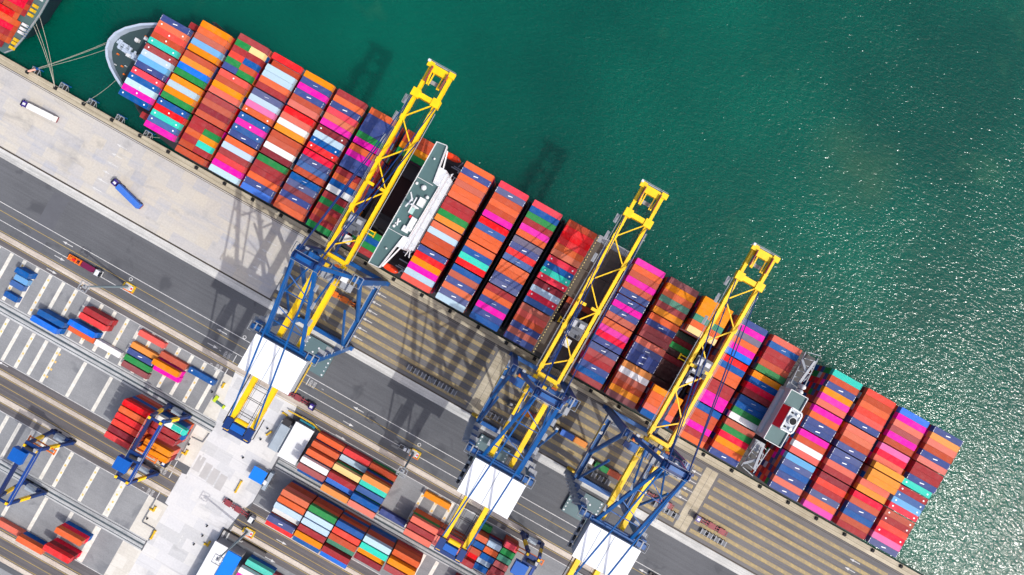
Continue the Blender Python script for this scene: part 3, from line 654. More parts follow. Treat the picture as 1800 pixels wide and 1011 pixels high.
# ------------------------------------------------------------------ quay crane (one, then two copies)
GA, LS, SS = 12.0, -55.2, -24.3
def make_crane():
    t = thing("quay_crane", "", "crane", (0, 0, 0), 0, "yellow and blue ship to shore cranes")
    for v in (SS, LS):
        b = MB(); b.box(-14, 14, v - .85, v + .85, 2.2, 4.6); sill = b.build("sill_beam", blue, t)
        for u in (-11.5, -5, 5, 11.5):
            q = MB(); q.box(u - 2.4, u + 2.4, v - .6, v + .6, .9, 2.2, 0)
            for k_ in range(4): q.cyl((u - 1.8 + k_ * 1.2, v - .35, .5), (u - 1.8 + k_ * 1.2, v + .35, .5), .5, 10, 1)
            q.build("bogie", [navy, rubber], sill)
    for v in (SS, LS):
        for u in (-GA, GA):
            b = MB(); b.bar((u, v, 4.6), (u, v, 50), 2.2, 2.2); b.build("leg", blue, t)
    for u in (-GA, GA):
        b = MB(); b.bar((u, SS - .9, 14), (u, LS + .9, 14), 2.0, 2.6); b.build("portal_beam", blue, t)
        b = MB(); b.cyl((u, SS - 1, 48.5), (u, -42, 16), .85, 10); b.build("brace", blue, t)
        b = MB(); b.box(u + 1.0, u + 1.15, LS + 1.6, SS - 1.6, 15.3, 16.4); b.box(u - 1.15, u - 1.0, LS + 1.6, SS - 1.6, 15.3, 16.4); b.build("walkway_rail", rail_grey, t)
    for v, half in ((LS - .6, 13.0), (SS - .2, 12.6)):
        b = MB(); b.box(-half, half, v - .9, v + .9, 50, 52.6); b.build("cross_beam", blue, t)
    for v0_, v1_ in ((LS - 2.2, LS + 1.2), (SS - 2.4, SS + 1.6)):
        for s in (-1, 1):
            b = MB()
            for x in (9.2, 13.4): b.bar((s * x, v0_, 52.9), (s * x, v1_, 52.9), .12, .6)
            for v in (v0_, v1_): b.bar((s * 9.2, v, 53.0), (s * 13.4, v, 53.0), .14, .4)
            b.bar((s * 11.3, v0_, 52.7), (s * 11.3, v1_, 52.7), .5, .08); b.build("platform_rail", rail_grey, t)
    for j, (x, y, z, lx, ly, lz, mt) in enumerate(((-10.8, -27.6, 53.4, 2.2, 2.0, 1.4, navy), (-6.4, -24.6, 53.6, 1.6, 2.6, 1.8, blue), (-5.2, -27.8, 53.2, 1.0, 2.8, 1.0, guard_yellow), (-1.4, -24.4, 53.8, 1.2, 1.4, 2.2, navy), (1.6, -25.6, 53.4, 2.2, 1.2, 1.4, silver), (4.8, -26.4, 53.2, 2.6, 1.6, 1.0, navy), (7.4, -24.6, 53.5, 1.2, 1.2, 1.6, ship_white), (-8.8, -23.0, 53.2, 1.2, .9, 1.2, silver), (3.2, -23.2, 53.2, 1.8, .8, 1.0, orange))):
        b = MB(); b.cbox(x, y, z, lx, ly, lz); b.build("drive_unit", mt, t)
    # boom and rear girder
    for s in (-1, 1):
        b = MB(); b.box(s * 4 - .58, s * 4 + .58, -21.6, 54.6, 46, 48.2)
        for k_ in range(8): b.box(s * 4 - .7, s * 4 + .7, -18 + k_ * 9.4, -17.7 + k_ * 9.4, 45.9, 48.3)
        b.build("boom_girder", yellow, t)
        b = MB(); b.box(s * 4 - .85, s * 4 + .85, -93.4, -22.6, 45.8, 48.2)
        for k_ in range(7): b.box(s * 4 - .95, s * 4 + .95, -91 + k_ * 9.6, -90.7 + k_ * 9.6, 45.7, 48.3)
        b.build("rear_girder", yellow, t)
    nodes = [(4, 43), (-4, 33.5), (4, 25.4), (-4, 16), (4, 7.5), (-4, -2.7), (4, -12), (-4, -18.5)]
    b = MB()
    for (x0, y0), (x1, y1) in zip(nodes, nodes[1:]): b.bar((x0, y0, 48.0), (x1, y1, 48.0), .42, .5)
    for x, y in nodes: b.cbox(x, y, 48.1, 1.6, 1.8, .9)
    b.build("boom_lacing", yellow, t)
    for a_ in ((-4, 4, 42.2, 44.0, 46.4, 48.9), (-4, 4, -22.4, -20.9, 46.2, 48.8), (-4, -1.0, 6.9, 8.0, 47.6, 49), (1.2, 4, 6.9, 8.0, 47.6, 49)):
        b = MB(); b.box(*a_)
        if a_[2] > 40: b.cbox(-4, 43.1, 48, 2.9, 3, 2.6); b.cbox(4, 43.1, 48, 2.9, 3, 2.6)
        b.build("boom_tie", yellow, t)
    b = MB(); b.box(-3.2, 3.2, 52.2, 54.8, 46.6, 48.6, 0); b.bar((-4.6, 54.6, 47.6), (4.6, 54.6, 47.6), .9, 1.2, 0)
    for s in (-1, 1):
        b.bar((s * 2.9, 52.6, 48.2), (s * 2.3, 47.6, 48.2), .5, .6, 0); b.bar((s * 1.7, 52.4, 48), (s * 1.7, 47.6, 48), .4, .6, 0); b.box(*sorted((s * 3.2, s * 2.9)), 48, 54, 48.6, 50, 1)
        b.cbox(s * 4.2, 54.4, 48.6, 2.4, 2.0, 1.0, 0)
    b.box(-2.4, 2.4, 48.8, 50.2, 45.8, 46, 2); b.box(-5.0, 5.0, 55.4, 55.9, 47.4, 47.55, 2)
    b.bar((-5.0, 55.9, 48.6), (5.0, 55.9, 48.6), .12, .12, 2)
    for x in (-5, -2.5, 0, 2.5, 5): b.bar((x, 55.9, 47.5), (x, 55.9, 48.7), .12, .12, 2)
    b.cbox(-5.2, 55.2, 49, .8, .9, 1.6, 3); b.build("boom_tip", [yellow, maroon, rail_grey, ship_white], t)
    b = MB()
    b.box(-5.5, -5.2, -20, 43, 47, 47.12, 0); b.bar((-5.6, -20, 48.1), (-5.6, 43, 48.1), .1, .1, 0)
    b.box(5.2, 5.45, -20, 40, 47, 47.12, 0); b.bar((5.5, -20, 48.1), (5.5, 40, 48.1), .1, .1, 0)
    for k_ in range(10): b.bar((-5.9, -18 + k_ * 6.6, 47), (-5.9, -18 + k_ * 6.6, 48.1), .1, .1, 0)
    for y in (22, 31, 38): b.box(-7.1, -5.9, y, y + 3.4, 46.6, 46.75, 0); b.bar((-7.1, y, 47.6), (-7.1, y + 3.4, 47.6), .12, .12, 0)
    b.build("boom_walkway", rail_grey, t)
    b = MB()
    for x in (-2.5, -1.9, 1.9, 2.5): b.cyl((x, -90, 47.2), (x, 52, 47.2), .06, 5)
    b.build("hoist_rope", steel_dark, t)
    b = MB()
    b.box(-2.3, -1.3, -20, 6, 45, 45.5, 0)
    for k_ in range(10): b.bar((-2.3 + (k_ % 2) * 1.0, -20 + k_ * 2.6, 45.5), (-1.3 - (k_ % 2) * 1.0, -17.4 + k_ * 2.6, 45.6), .22, .3, 0)
    b.build("cable_tray", navy, t)
    # A frame
    AZ, AV = 79.0, -24.0
    for s in (-1, 1):
        b = MB(); b.bar((s * 3.9, AV, AZ), (s * 9, SS, 52.4), 1.2, 1.3); b.build("mast_leg", blue, t)
        b = MB(); b.bar((s * 3.9, AV - .4, AZ), (s * 6.8, LS - .4, 52.4), 1.1, 1.2); b.build("mast_leg", blue, t)
        for x_, v_, w_ in ((5.2, 28.2, .36), (4.6, 41.5, .3), (4.9, -88, .5)):
            b = MB(); b.bar((s * 3.6, AV, AZ + .4), (s * x_, v_, 48.6), w_, w_); b.build("stay", navy if v_ > 0 else blue, t)
        b = MB(); b.bar((s * 5.3, AV - 15, 66), (s * 4.2, AV - 1.5, 53), .5, .6); b.build("brace", blue, t)
    b = MB(); b.box(-4.6, 4.6, AV - .7, AV + .7, AZ - .6, AZ + .9, 0); b.box(-5, 5, AV - 1.7, AV + 1.5, AZ - 1.0, AZ - .8, 2)
    for x in (-3.9, -3.2, 3.2, 3.9): b.cyl((x - .15, AV, AZ + 1.2), (x + .15, AV, AZ + 1.2), 1.0, 12, 2)
    for v in (AV - 1.7, AV + 1.5): b.bar((-5, v, AZ + .2), (5, v, AZ + .2), .12, .12, 1)
    b.cbox(4.6, AV + 1.2, AZ + .8, .8, .8, .8, 2); b.build("mast_head", [blue, rail_grey, navy], t)
    b = MB(); b.bar((-8.2, LS - .4, 53.2), (8.2, LS - .4, 53.2), .5, .7); b.build("mast_tie", blue, t)
    b = MB()
    for (x, y, z, lx, ly, lz, mi) in ((-8.4, -27.4, 53.2, 3.4, 3, 1.6, 0), (-3.2, -26.6, 53, 2, 3.4, 1.4, 0), (7.6, -26, 53.1, 2.4, 2, 1.4, 1), (2, -28, 52.9, 5, 2.4, .4, 2), (-9.4, -25, 53.4, 1, 1, 1.6, 3), (9.4, -28, 52.8, 4.4, 2.6, .3, 2), (0, -24.8, 53.4, 1.4, 1.6, 1.8, 4)): b.cbox(x, y, z, lx, ly, lz, mi)
    for k_ in range(6): b.bar((-11 + k_ * 4.2, -29.4, 53.6), (-11 + k_ * 4.2, -22.8, 53.6), .12, .9, 2)
    b.bar((-11, -29.4, 54), (11, -29.4, 54), .14, .14, 2); b.build("rope_gear", [blue, ship_white, rail_grey, orange, guard_yellow], t)
    for k_ in range(4):
        f = .2 + .2 * k_; x = 3.9 + 2.9 * f; v = AV - .4 + (LS - AV) * f; z = AZ + (52.4 - AZ) * f
        b = MB(); b.bar((-x, v, z), (x, v, z), .35, .4) if k_ % 2 else b.bar((-x, v, z), (x * 1.12, v + (LS - AV) * .18, z + (52.4 - AZ) * .18), .3, .3); b.build("mast_strut", blue, t)
        for s in (-1, 1):
            b = MB(); b.box(*sorted((s * (x + .7), s * (x + 1.7))), v - 1.2, v + 1.2, z - .1, z); b.bar((s * (x + 1.7), v - 1.2, z + .9), (s * (x + 1.7), v + 1.2, z + .9), .1, .1); b.build("service_platform", rail_grey, t)
    for s in (-1, 1):
        for v, z in ((SS - 1.6, 17), (SS - 1.6, 30), (LS + 1.7, 22), (LS + 1.7, 36), (LS + 1.7, 46)):
            b = MB(); b.box(*sorted((s * (GA - 1.6), s * (GA + 1.4))), v - .9, v + .9, z, z + .12); b.bar((s * (GA + 1.4), v - .9, z + 1), (s * (GA + 1.4), v + .9, z + 1), .1, .1); b.bar((s * (GA - 1.6), v - .8, z), (s * (GA + 1.2), v - .8, z - 4.5), .5, .1); b.build("leg_platform", rail_grey, t)
        b = MB(); b.cyl((s * GA, LS + .6, 16), (s * GA, SS - 12, 48), .5, 8); b.build("brace", blue, t)
    b = MB(); b.cyl((-GA - 1.4, LS + 1.5, 7.5), (-GA - 1.4, LS + 2.3, 7.5), 2.2, 16); b.build("cable_reel", guard_yellow, t)
    b = MB(); b.bar((-GA, SS - .4, 30), (-4, SS - .4, 49.4), .6, .6); b.build("brace", blue, t)
    b = MB(); b.bar((GA, SS - .4, 30), (4, SS - .4, 49.4), .6, .6); b.build("brace", blue, t)
    # machinery house
    b = MB(); b.box(-8.6, 10.5, -69.3, -56.9, 48.6, 55.8, 0); b.box(-8.9, 10.8, -69.6, -56.6, 55.8, 56.15, 1); house = b.build("machine_house", [ship_grey, roof_white], t)
    b = MB()
    for x in (-4.6, .6): b.box(x - .14, x + .14, -69.4, -56.8, 56.15, 56.23, 0)
    b.build("roof_seam", ship_grey, house)
    b = MB(); b.box(-10.3, -8.9, -69.6, -57, 48.6, 48.75, 0)
    for k_ in range(8): b.cbox(-9.7, -68.6 + k_ * 1.6, 49.5, .9, 1.0, 1.6, 1 if k_ % 2 else 2)
    b.bar((-10.3, -69.6, 49.4), (-10.3, -57, 49.4), .14, 1.3, 0); b.build("house_walkway", [rail_grey, silver, steel_dark], house)
    b = MB(); b.bar((11.2, -69.6, 49.3), (11.2, -57, 49.3), .16, 1.3, 1); b.box(10.6, 11.3, -69.6, -57, 48.6, 48.75, 0); b.build("house_walkway", [rail_grey, guard_yellow], house)
    # rear end
    b = MB(); b.box(-5.2, 5.2, -94.2, -92.8, 45.4, 47.6, 0); b.box(-2.8, 2.4, -92.2, -89.8, 46.2, 48.8, 1); b.cyl((-2.3, -88.2, 48.6), (2.3, -88.2, 48.6), .85, 12, 2); b.cbox(-4.2, -90.6, 48.6, 2.4, 4.2, 1.6, 0); b.cbox(4.2, -90.6, 48.6, 2.4, 4.2, 1.6, 0); b.build("rear_platform", [navy, rtg_blue, yellow], t)
    b = MB()
    for y in (-86.4, -85.4, -80.2, -79.6, -76, -74.4): b.bar((-3.2, y, 47), (3.2, y, 47), .16, .2)
    b.bar((1.8, -88, 47), (1.8, -76, 47), .14, .14); b.bar((-6.1, -92, 47.4), (-6.1, -72, 47.4), .16, .9); b.bar((6.0, -92, 47.4), (6.0, -84, 47.4), .16, .9); b.build("rear_walkway", steel_dark, t)
    # access stair on the landside leg
    b = MB()
    for k_ in range(9):
        z = 6 + k_ * 4.8; b.box(-GA - 3.4, -GA - 1.0, LS - 1.4, LS + 1.2, z, z + .14); b.bar((-GA - 3.2, LS - 1.2, z + .1), (-GA - 1.4, LS + .9, z + 4.7), .7, .12); b.bar((-GA - 3.4, LS - 1.4, z + 1.1), (-GA - 3.4, LS + 1.2, z + 1.1), .12, .12)
    b.build("stairway", rail_grey, t)
    b = MB(); b.bar((-GA - 1.2, -30, 15.5), (-GA - 1.2, -37.5, 15.5), .5, .4, 0); b.bar((-GA - 1.2, -30, 15.5), (-GA - .4, -29.2, 15.5), .4, .4, 0); b.cbox(-GA - .2, -33, 15.8, 1.2, 1.2, .6, 1); b.build("warning_arm", [yellow, ship_white], t)
    return t
def make_trolley(parent, v):
    b = MB(); b.box(-3.0, 3.0, v - 3.4, v + 3.4, 48.4, 48.9, 0)
    for (x, y, z, lx, ly, lz, mi) in ((-1.6, 1.4, 49.5, 1.6, 2.4, 1.4, 1), (1.4, 1.6, 49.4, 1.8, 1.6, 1.2, 1), (0, -1.2, 49.6, 3.2, 1.4, 1.5, 0), (2.0, -2.4, 49.3, 1.2, 1.6, 1.0, 2), (-2.0, -2.2, 49.2, 1.2, 1.0, .8, 1)): b.cbox(x, v + y, z, lx, ly, lz, mi)
    b.build("trolley", [paint("trolley_grey", (92, 96, 104), .5, .4, .8), silver, steel_dark], parent)
    c2 = MB(); c2.box(-1.4, 1.2, v - 7.4, v - 4.6, 42.6, 45.6, 0); c2.box(-1.5, 1.3, v - 7.5, v - 4.5, 45.6, 45.8, 1); c2.build("operator_cab", [glass, ship_white], parent)
    s = MB(); s.box(-6.0, 6.0, v - .9, v - .5, 38.4, 38.8, 0); s.box(-6.0, 6.0, v + .5, v + .9, 38.4, 38.8, 0); s.box(-6.1, -5.7, v - 1.2, v + 1.2, 38.3, 38.9, 0); s.box(5.7, 6.1, v - 1.2, v + 1.2, 38.3, 38.9, 0); s.box(-2.4, 2.4, v - 1, v + 1, 38.9, 40.2, 1)
    for x in (-2, 2):
        for y in (-.8, .8): s.cyl((x, v + y, 40), (x, v + y, 48), .07, 5, 1)
    s.build("spreader", [yellow, navy], parent)
crane0 = make_crane()
spots = [(-59.3, "leftmost quay crane, its boom over the ship just ahead of the bridge", -8), (26.7, "middle quay crane, its boom over the open hatch of the ship", -1.5), (71.8, "rightmost quay crane, its boom over the half emptied bay of the ship", 8.4)]
cranes = [crane0] + [copy_tree(crane0) for _ in spots[1:]]
for t, (u, lab, tv) in zip(cranes, spots):
    t.location = (u, 0, 0); t["label"] = lab; make_trolley(t, tv)

# hatch covers laid on the ground behind the cranes
for (u0, u1, v0, v1, lab) in ((-64.5, -51, -72.5, -59.4, "teal hatch cover with white dots lying on the road under the leftmost crane"), (19.4, 33.6, -71.5, -60, "teal hatch cover with white dots lying on the road under the middle crane"), (64.4, 78.6, -71.5, -60, "teal hatch cover with white dots lying on the road under the rightmost crane")):
    t = thing("hatch_cover", lab, "hatch cover", ((u0 + u1) / 2, (v0 + v1) / 2, 0), 0, "hatch covers laid behind the cranes"); a, b_ = (u1 - u0) / 2, (v1 - v0) / 2
    b = MB(); b.box(-a, a, -b_, b_, .3, 1.3); b.build("panel", bridge_deck, t)
    b = MB()
    for i in range(7):
        for s in (-1, 1): b.cyl((s * (a - .7), -b_ + .9 + i * (2 * b_ - 1.8) / 6, 1.3), (s * (a - .7), -b_ + .9 + i * (2 * b_ - 1.8) / 6, 1.42), .28 + .12 * (i % 3 == 0), 8)
    for x, y in ((-2, 1), (.6, -1.5), (2.2, 2.2), (-.4, 3.6)): b.cyl((x, y, 1.3), (x, y, 1.45), .42, 10)
    b.build("lashing_socket", ship_white, t)
    b = MB(); b.box(-a + .3, a - .3, -b_ - .05, -b_ + .4, 0, .3); b.box(-a + .3, a - .3, b_ - .4, b_ + .05, 0, .3); b.build("support_beam", steel_dark, t)
# white access barrier beside each landside rail
# ------------------------------------------------------------------ yard containers
GROUP_YARD = "containers stacked in the yard"
def rowv(block, r): return {"A": -93.3, "B": -117.6, "C": -153.9, "D": -176.6}[block] - 2.95 * r
HALF = {"A": "seaward yard block", "B": "landward yard block"}
def pile(block, u, specs, where, short=False):
    """specs: one (code, tiers) per row, sea side first"""
    for r, sp in enumerate(specs):
        if not sp: continue
        code, n = sp[0], int(sp[1:2]); v = rowv(block, r)
        for t_ in range(n - 1): stack_box(random.choice("smMabngaSs"), u, v, .02 + t_ * 2.6, L20 if short else L40)
        low = f"{CNAME[code]} {'short ' if short else ''}container, row {r + 1}, {where}"
        container("yard_container", code, u, v, .02 + (n - 1) * 2.6, low, GROUP_YARD, short, mark="dash" if code == "n" and not short else None)
pile("A", -34.0, ["s2", "s3", "s4", "w5", "m5", "b3"], "first bay right of the white shed")
pile("A", -21.4, ["r2", "y2", "k4", "m5", "B4", "o5"], "second bay right of the white shed")
pile("A", -8.9, ["a2", "o5", "t4", "b4", "b5", "S5"], "third bay right of the white shed")
pile("A", 16.7, ["o1", "", "", "S4", "m4", "S4"], "left of the middle crane's rear girder")
pile("A", 28.6, ["", "", "", "M3", "S3", "m2"], "under the middle crane's rear girders")
pile("A", 39.7, ["g1", "s3", "b3", "a3", "r2", "m3"], "first bay right of the rear girders", True)
pile("A", 46.0, ["", "y3", "s3", "b3", "y2", "b2"], "second bay right of the rear girders", True)
pile("A", 52.4, ["c3", "g3", "G3", "m3", "M3", "m2"], "third bay right of the rear girders", True)
pile("B", -34.3, ["s5", "s5", "y5", "w4", "n5", "r4"], "first bay behind the blue roofed kiosk")
pile("B", -21.5, ["g5", "y5", "y5", "m5", "o5", "b4"], "second bay behind the blue roofed kiosk")
pile("B", -8.8, ["b5", "q5", "a5", "G4", "m5", "B4"], "third bay behind the blue roofed kiosk")
pile("B", 3.9, ["y5", "t5", "o4", "M4", "", ""], "fourth bay behind the blue roofed kiosk")
pile("B", 16.8, ["s4", "o5", "m5", "", "", ""], "fifth bay behind the blue roofed kiosk")
pile("B", 42.0, ["m2", "q2", "M2", "s2", "", ""], "right end of the landward block", True)
pile("B", 48.4, ["c2", "m2", "b2", "", "", ""], "far right end of the landward block", True)
pile("B", -114.2 + 6.1, ["r5", "s5", "r5", "q5", "M5", "r5"], "red bay left of the near yard crane")
pile("B", -94.6, ["w4", "m4", "m4", "", "o3", "o3"], "bay under the near yard crane")
stack_box("t", -89.9, -117.6, 7.8, L20); stack_box("b", -90.2, -120.6, 5.2, L20)
YA = [("b", -160.6, 4.2, 2, 0, "light blue top box between two dark blue ones on the grey yard"), ("B", -161.8, 5.4, 2, 0, "bright blue container at the left end of the row beside the runway beam"),
      ("B", -147.5, 3.3, 2, 0, "royal blue container stacked above an orange one near the runway beam"), ("m", -144.5, .7, 2, 0, "brick red container on the road side of a red pair, left yard"), ("r", -144.9, 1.7, 2, 0, "darker red container on the runway side of a red pair, left yard"),
      ("s", -147.6, 4.3, 1, 0, "orange container on the ground below the royal blue one"), ("w", -135.0, 4.25, 1, 0, "white container alone on the ground in the left yard"), ("q", -121.0, 0, 1, 0, "coral red container standing alone nearest the kerb, left yard"),
      ("o", -121.2, 2, 1, 0, "golden orange container beside the slate blue one, left yard"), ("n", -121.5, 3, 1, 0, "slate blue container between orange and green ones, left yard"), ("g", -121.2, 4, 1, 0, "green container between slate blue and maroon ones, left yard"),
      ("M", -120.8, 5, 1, 0, "maroon container nearest the runway beam beside the green one, left yard"), ("o", -109.0, 2.3, 2, 0, "golden orange container stacked on a hot pink one, left yard"), ("p", -108.4, 3.2, 1, 0, "hot pink container half hidden under the orange one, left yard"),
      ("a", -108.7, 1.15, 1, 0, "rust brown container beside the orange and pink pair, left yard"), ("b", -95.1, 1.1, 1, 0, "blue container at the end of the left yard by the open slab"),
      ("b", -180.4, .6, 2, 1, "short blue container stacked on another, nearest the kerb"), ("l", -180.9, 1.8, 1, 1, "short sky blue container squeezed between dark blue ones"), ("b", -181.3, 2.8, 1, 1, "short blue container beside the sky blue one"), ("b", -181.2, 4.6, 1, 1, "short blue container alone beside the runway beam")]
for code, u, r, n, sh, lab in YA:
    v = -93.3 - 2.95 * r
    if n == 2: stack_box({"o": "p", "B": "b", "r": "m", "m": "m", "b": "b"}.get(code, "s"), u + (0 if sh else .4), v, .02, L20 if sh else L40)
    container("yard_container", code, u, v, .02 + (n - 1) * 2.6, lab if len(lab.split()) > 3 else lab + " container", GROUP_YARD, bool(sh), mark="dash" if code == "n" else "dots" if (code, u) == ("b", -95.1) else None)
for code, u, v, n, lab in (("S", -134.0, -191.9, 1, "dusty pink container on the ground at the far lower left"), ("s", -121.8, -192.0, 2, "orange container stacked on a dark blue one, lower left yard"), ("r", -109.3, -188.0, 3, "bright red container atop a stack of three, lower left yard"), ("s", -108.6, -179.4, 3, "orange container atop a stack of three, lower left yard")):
    for t_ in range(n - 1): stack_box("bcMms"[t_ + (code == "r")], u, v, .02 + 2.6 * t_)
    container("yard_container", code, u, v, .02 + (n - 1) * 2.6, lab, GROUP_YARD)
for code, px, py, z, lab in (("w", 443, 1014, 5.2, "white container beside the long blue roof"), ("t", 455, 1000, 2.6, "teal container beside the white one near the blue roof"), ("p", 438, 1023, 5.2, "hot pink container at the lower end of the blue roof"), ("n", 690, 910.6, 0, "slate blue container alone on the ground between the yard bays"), ("M", 475, 1010, 0, "maroon container low beside the road near the teal one")):
    u, v = at(px, py, z + 2.6)
    if z > 2.6: stack_box("m", u, v, 2.6)
    if z > 0: stack_box("b", u, v, .02)
    container("yard_container", code, u, v, z + .02, lab, GROUP_YARD, mark=None)
o = tag(stack.build("container_stacks", stack_paint), kind="stuff")

# ------------------------------------------------------------------ yard cranes on wheels
def yard_crane(u, v0, v1, label, vt, H=19.5):
    t = thing("yard_crane", label, "crane", (u, 0, 0), 0, "blue and yellow yard cranes on wheels")
    for v in (v0, v1):
        b = MB(); b.box(-5.6, 5.6, v - .7, v + .7, 1.7, 3.0, 0); b.build("sill_beam", navy, t)
        for x in (-4.6, -2.6, 2.6, 4.6):
            w_ = MB(); w_.cyl((x, v - .45, .8), (x, v + .45, .8), .8, 12); w_.build("wheel", rubber, t)
        for s in (-1, 1):
            a0, a1 = (s * 4.6, v, 3.0), (s * 2.6, v, H - .6)
            for k_, mt in enumerate((0, 1, 0)):
                pass
            b = MB(); P = [tuple(a0[i] + (a1[i] - a0[i]) * f for i in range(3)) for f in (0, .42, .74, 1)]
            b.bar(P[0], P[1], 1.25, 1.25, 0); b.bar(P[1], P[2], 1.25, 1.25, 1); b.bar(P[2], P[3], 1.2, 1.2, 0); b.build("leg", [navy, yellow], t)
        b = MB(); b.cbox(0, v, 3.9, 4.2, 2.2, 1.8, 0); b.cbox(2.6, v + .4, 3.5, 1.4, 1.6, 1.0, 1); b.build("power_unit", [glazing, navy], t)
    for s in (-1, 1):
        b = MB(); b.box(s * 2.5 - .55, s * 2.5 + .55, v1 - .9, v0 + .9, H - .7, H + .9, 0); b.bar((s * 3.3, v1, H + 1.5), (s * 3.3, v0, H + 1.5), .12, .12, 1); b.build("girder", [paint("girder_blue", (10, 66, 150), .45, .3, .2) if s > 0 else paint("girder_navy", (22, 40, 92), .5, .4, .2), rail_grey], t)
    for v in (v0 - .4, v1 + .4):
        b = MB(); b.box(-3, 3, v - .5, v + .5, H + .95, H + 1.5); b.build("end_tie", navy, t)
        for s in (-1, 1): b = MB(); b.cbox(s * 2.5, v, H + 1.7, 1.0, 1.0, .5); b.build("corner_cap", yellow, t)
    b = MB(); b.prism([(-5.4, vt - 2.6), (-2.6, vt - 2.6), (-2.6, vt + 2.6), (-5.4, vt + 2.6)], H + .4, H + 3.0, 0); b.prism([(-2.6, vt - 2.6), (.2, vt - 2.6), (.2, vt + 2.6), (-2.6, vt + 2.6)], H + 1.0, H + 2.9, 0); b.build("trolley_house", rtg_blue, t)
    b = MB(); b.box(-3.2, 3.4, vt + 2.6, vt + 6.4, H + .95, H + 1.3, 0); b.cyl((-1.6, vt + 4.4, H + 2), (1.8, vt + 4.4, H + 2), .7, 10, 1); b.cbox(2.2, vt + 5, H + 1.8, 1.2, 1.4, 1.2, 2); b.build("winch", [navy, steel_dark, silver], t)
    b = MB(); b.box(-6.0, 6.0, vt + 3.2, vt + 3.6, 14, 14.4); b.box(-6.0, 6.0, vt + 4.8, vt + 5.2, 14, 14.4); b.box(-6.1, -5.7, vt + 3, vt + 5.4, 13.9, 14.5); b.box(5.7, 6.1, vt + 3, vt + 5.4, 13.9, 14.5)
    for x in (-1.5, 1.5): b.cyl((x, vt + 4.2, 14.4), (x, vt + 4.2, H + 1), .07, 5)
    b.build("spreader", orange, t)
    return t
yard_crane(-96.2, -114.0, -141.5, "near yard crane straddling the red container bay beside the open slab", -135.5)
yard_crane(-133.4, -147.6, -171.9, "yard crane standing over empty grey bays at the lower left", -152.6)
yard_crane(59.4, -87.6, -113.4, "yard crane right of the short containers behind the middle crane", -94.5)

# ------------------------------------------------------------------ lorries
def lorry(u, v, d, label, cab, load=None, rz=0.0, chassis=None, frame_load=False):
    """d = +1: cab towards the stern end; u, v is the middle of the trailer"""
    ang = (0 if d > 0 else math.pi) + rz
    t = thing("lorry", label, "lorry", (u, v, 0), ang, "lorries on the quay roads")
    b = MB(); b.box(7.2, 9.4, -1.2, 1.2, .9, 3.3, 0); b.box(9.4, 9.6, -1.05, 1.05, 2.0, 3.0, 1); b.box(6.6, 7.2, -1.15, 1.15, 1.0, 2.6, 2); b.box(7.4, 8.6, -.5, .5, 3.3, 3.45, 3); cabo = b.build("cab", [cab, glass, steel_dark, ship_white], t)
    for s in (-1, 1):
        b = MB(); b.box(9.1, 9.3, *sorted((s * 1.2, s * 1.55)), 2.1, 2.8); b.build("mirror", steel_dark, cabo)
    b = MB(); b.box(9.0, 9.55, -1.1, 1.1, 3.0, 3.32); b.build("windscreen", glass, cabo)
    b = MB(); b.box(6.3, 6.5, -.9, -.7, 1, 3.4); b.cyl((6.2, .4, 1.1), (6.2, 1.0, 1.1), .3, 8); b.build("exhaust", silver, t)
    b = MB(); b.box(4.4, 9.2, -.5, .5, .7, 1.0); b.build("tractor_frame", steel_dark, t)
    b = MB(); cm = 0
    for s in (-1, 1): b.box(-6.2, 6.2, s * .5 - .18, s * .5 + .18, 1.0, 1.4)
    for k_ in range(6): b.box(-6.2 + k_ * 2.4, -5.9 + k_ * 2.4, -1.2, 1.2, 1.05, 1.42)
    for x in (-3.9, 1.0): b.box(x - 1.5, x + 1.5, -1.2, 1.2, 1.38, 1.5)
    b.build("trailer_frame", chassis or maroon, t)
    for x in (8.6, 5.4, -3.2, -4.6):
        w_ = MB()
        for s in (-1, 1): w_.cyl((x, s * 1.2, .5), (x, s * .75, .5), .5, 12)
        w_.build("axle_wheels", rubber, t)
    if load:
        code, lab = load; container("lorry_container", code, u, v, 1.5, lab, "containers riding on lorries", rz=ang)
    return t
u, v = at(75, 198, 1.4); lorry(u + .8, v, -1, "lorry with a purple cab pulling a white container on the pale apron", purple, ("w", "white container riding on the lorry at the upper left apron"), R(3))
u, v = at(228, 343, 1.4); lorry(u + .8, v - .4, -1, "lorry with a purple cab turning with a blue container on the apron", purple, ("B", "blue container riding on the lorry that turns on the apron"), R(-15))
u, v = at(147, 465, 1.4); lorry(u - .6, v, 1, "lorry with a white cab carrying an orange lifting frame on a maroon bed", ship_white, None, R(1))
t = thing("lifting_frame", "orange lifting frame lying on the maroon lorry bed", "lifting frame", (u - 3.8, v, 1.5), 0); b = MB()
for s in (-1, 1): b.box(-3.0, 3.0, s * 1.0 - .16, s * 1.0 + .16, 0, .6)
for x in (-2.9, -1.2, .6, 2.6): b.box(x - .2, x + .2, -1.2, 1.2, .05, .75)
b.box(-2.2, -.2, -.6, .6, .2, 1.0); b.build("frame", orange, t); b = MB(); b.box(-.9, .5, -.4, .4, .3, 1.15); b.build("hydraulic_unit", red, t)
t = thing("steel_bed_load", "maroon flat steel plate on the lorry bed beside the orange frame", "steel plate", (u + 2.6, v, 1.5), 0); b = MB(); b.box(-3.2, 3.2, -1.2, 1.2, 0, .5); b.build("plate", paint("maroon_plate", (112, 20, 66), .5, .3, .5), t)
lorry(-56.6, -84.9, 1, "empty red trailer lorry with a purple cab below the leftmost crane house", purple)
lorry(-55.4, -138.2, 1, "empty red trailer lorry with a white cab leaving the open slab", ship_white, None, R(-3))
lorry(123.8, -46.0, -1, "empty red trailer lorry with a purple cab right of the concrete crossing", purple)
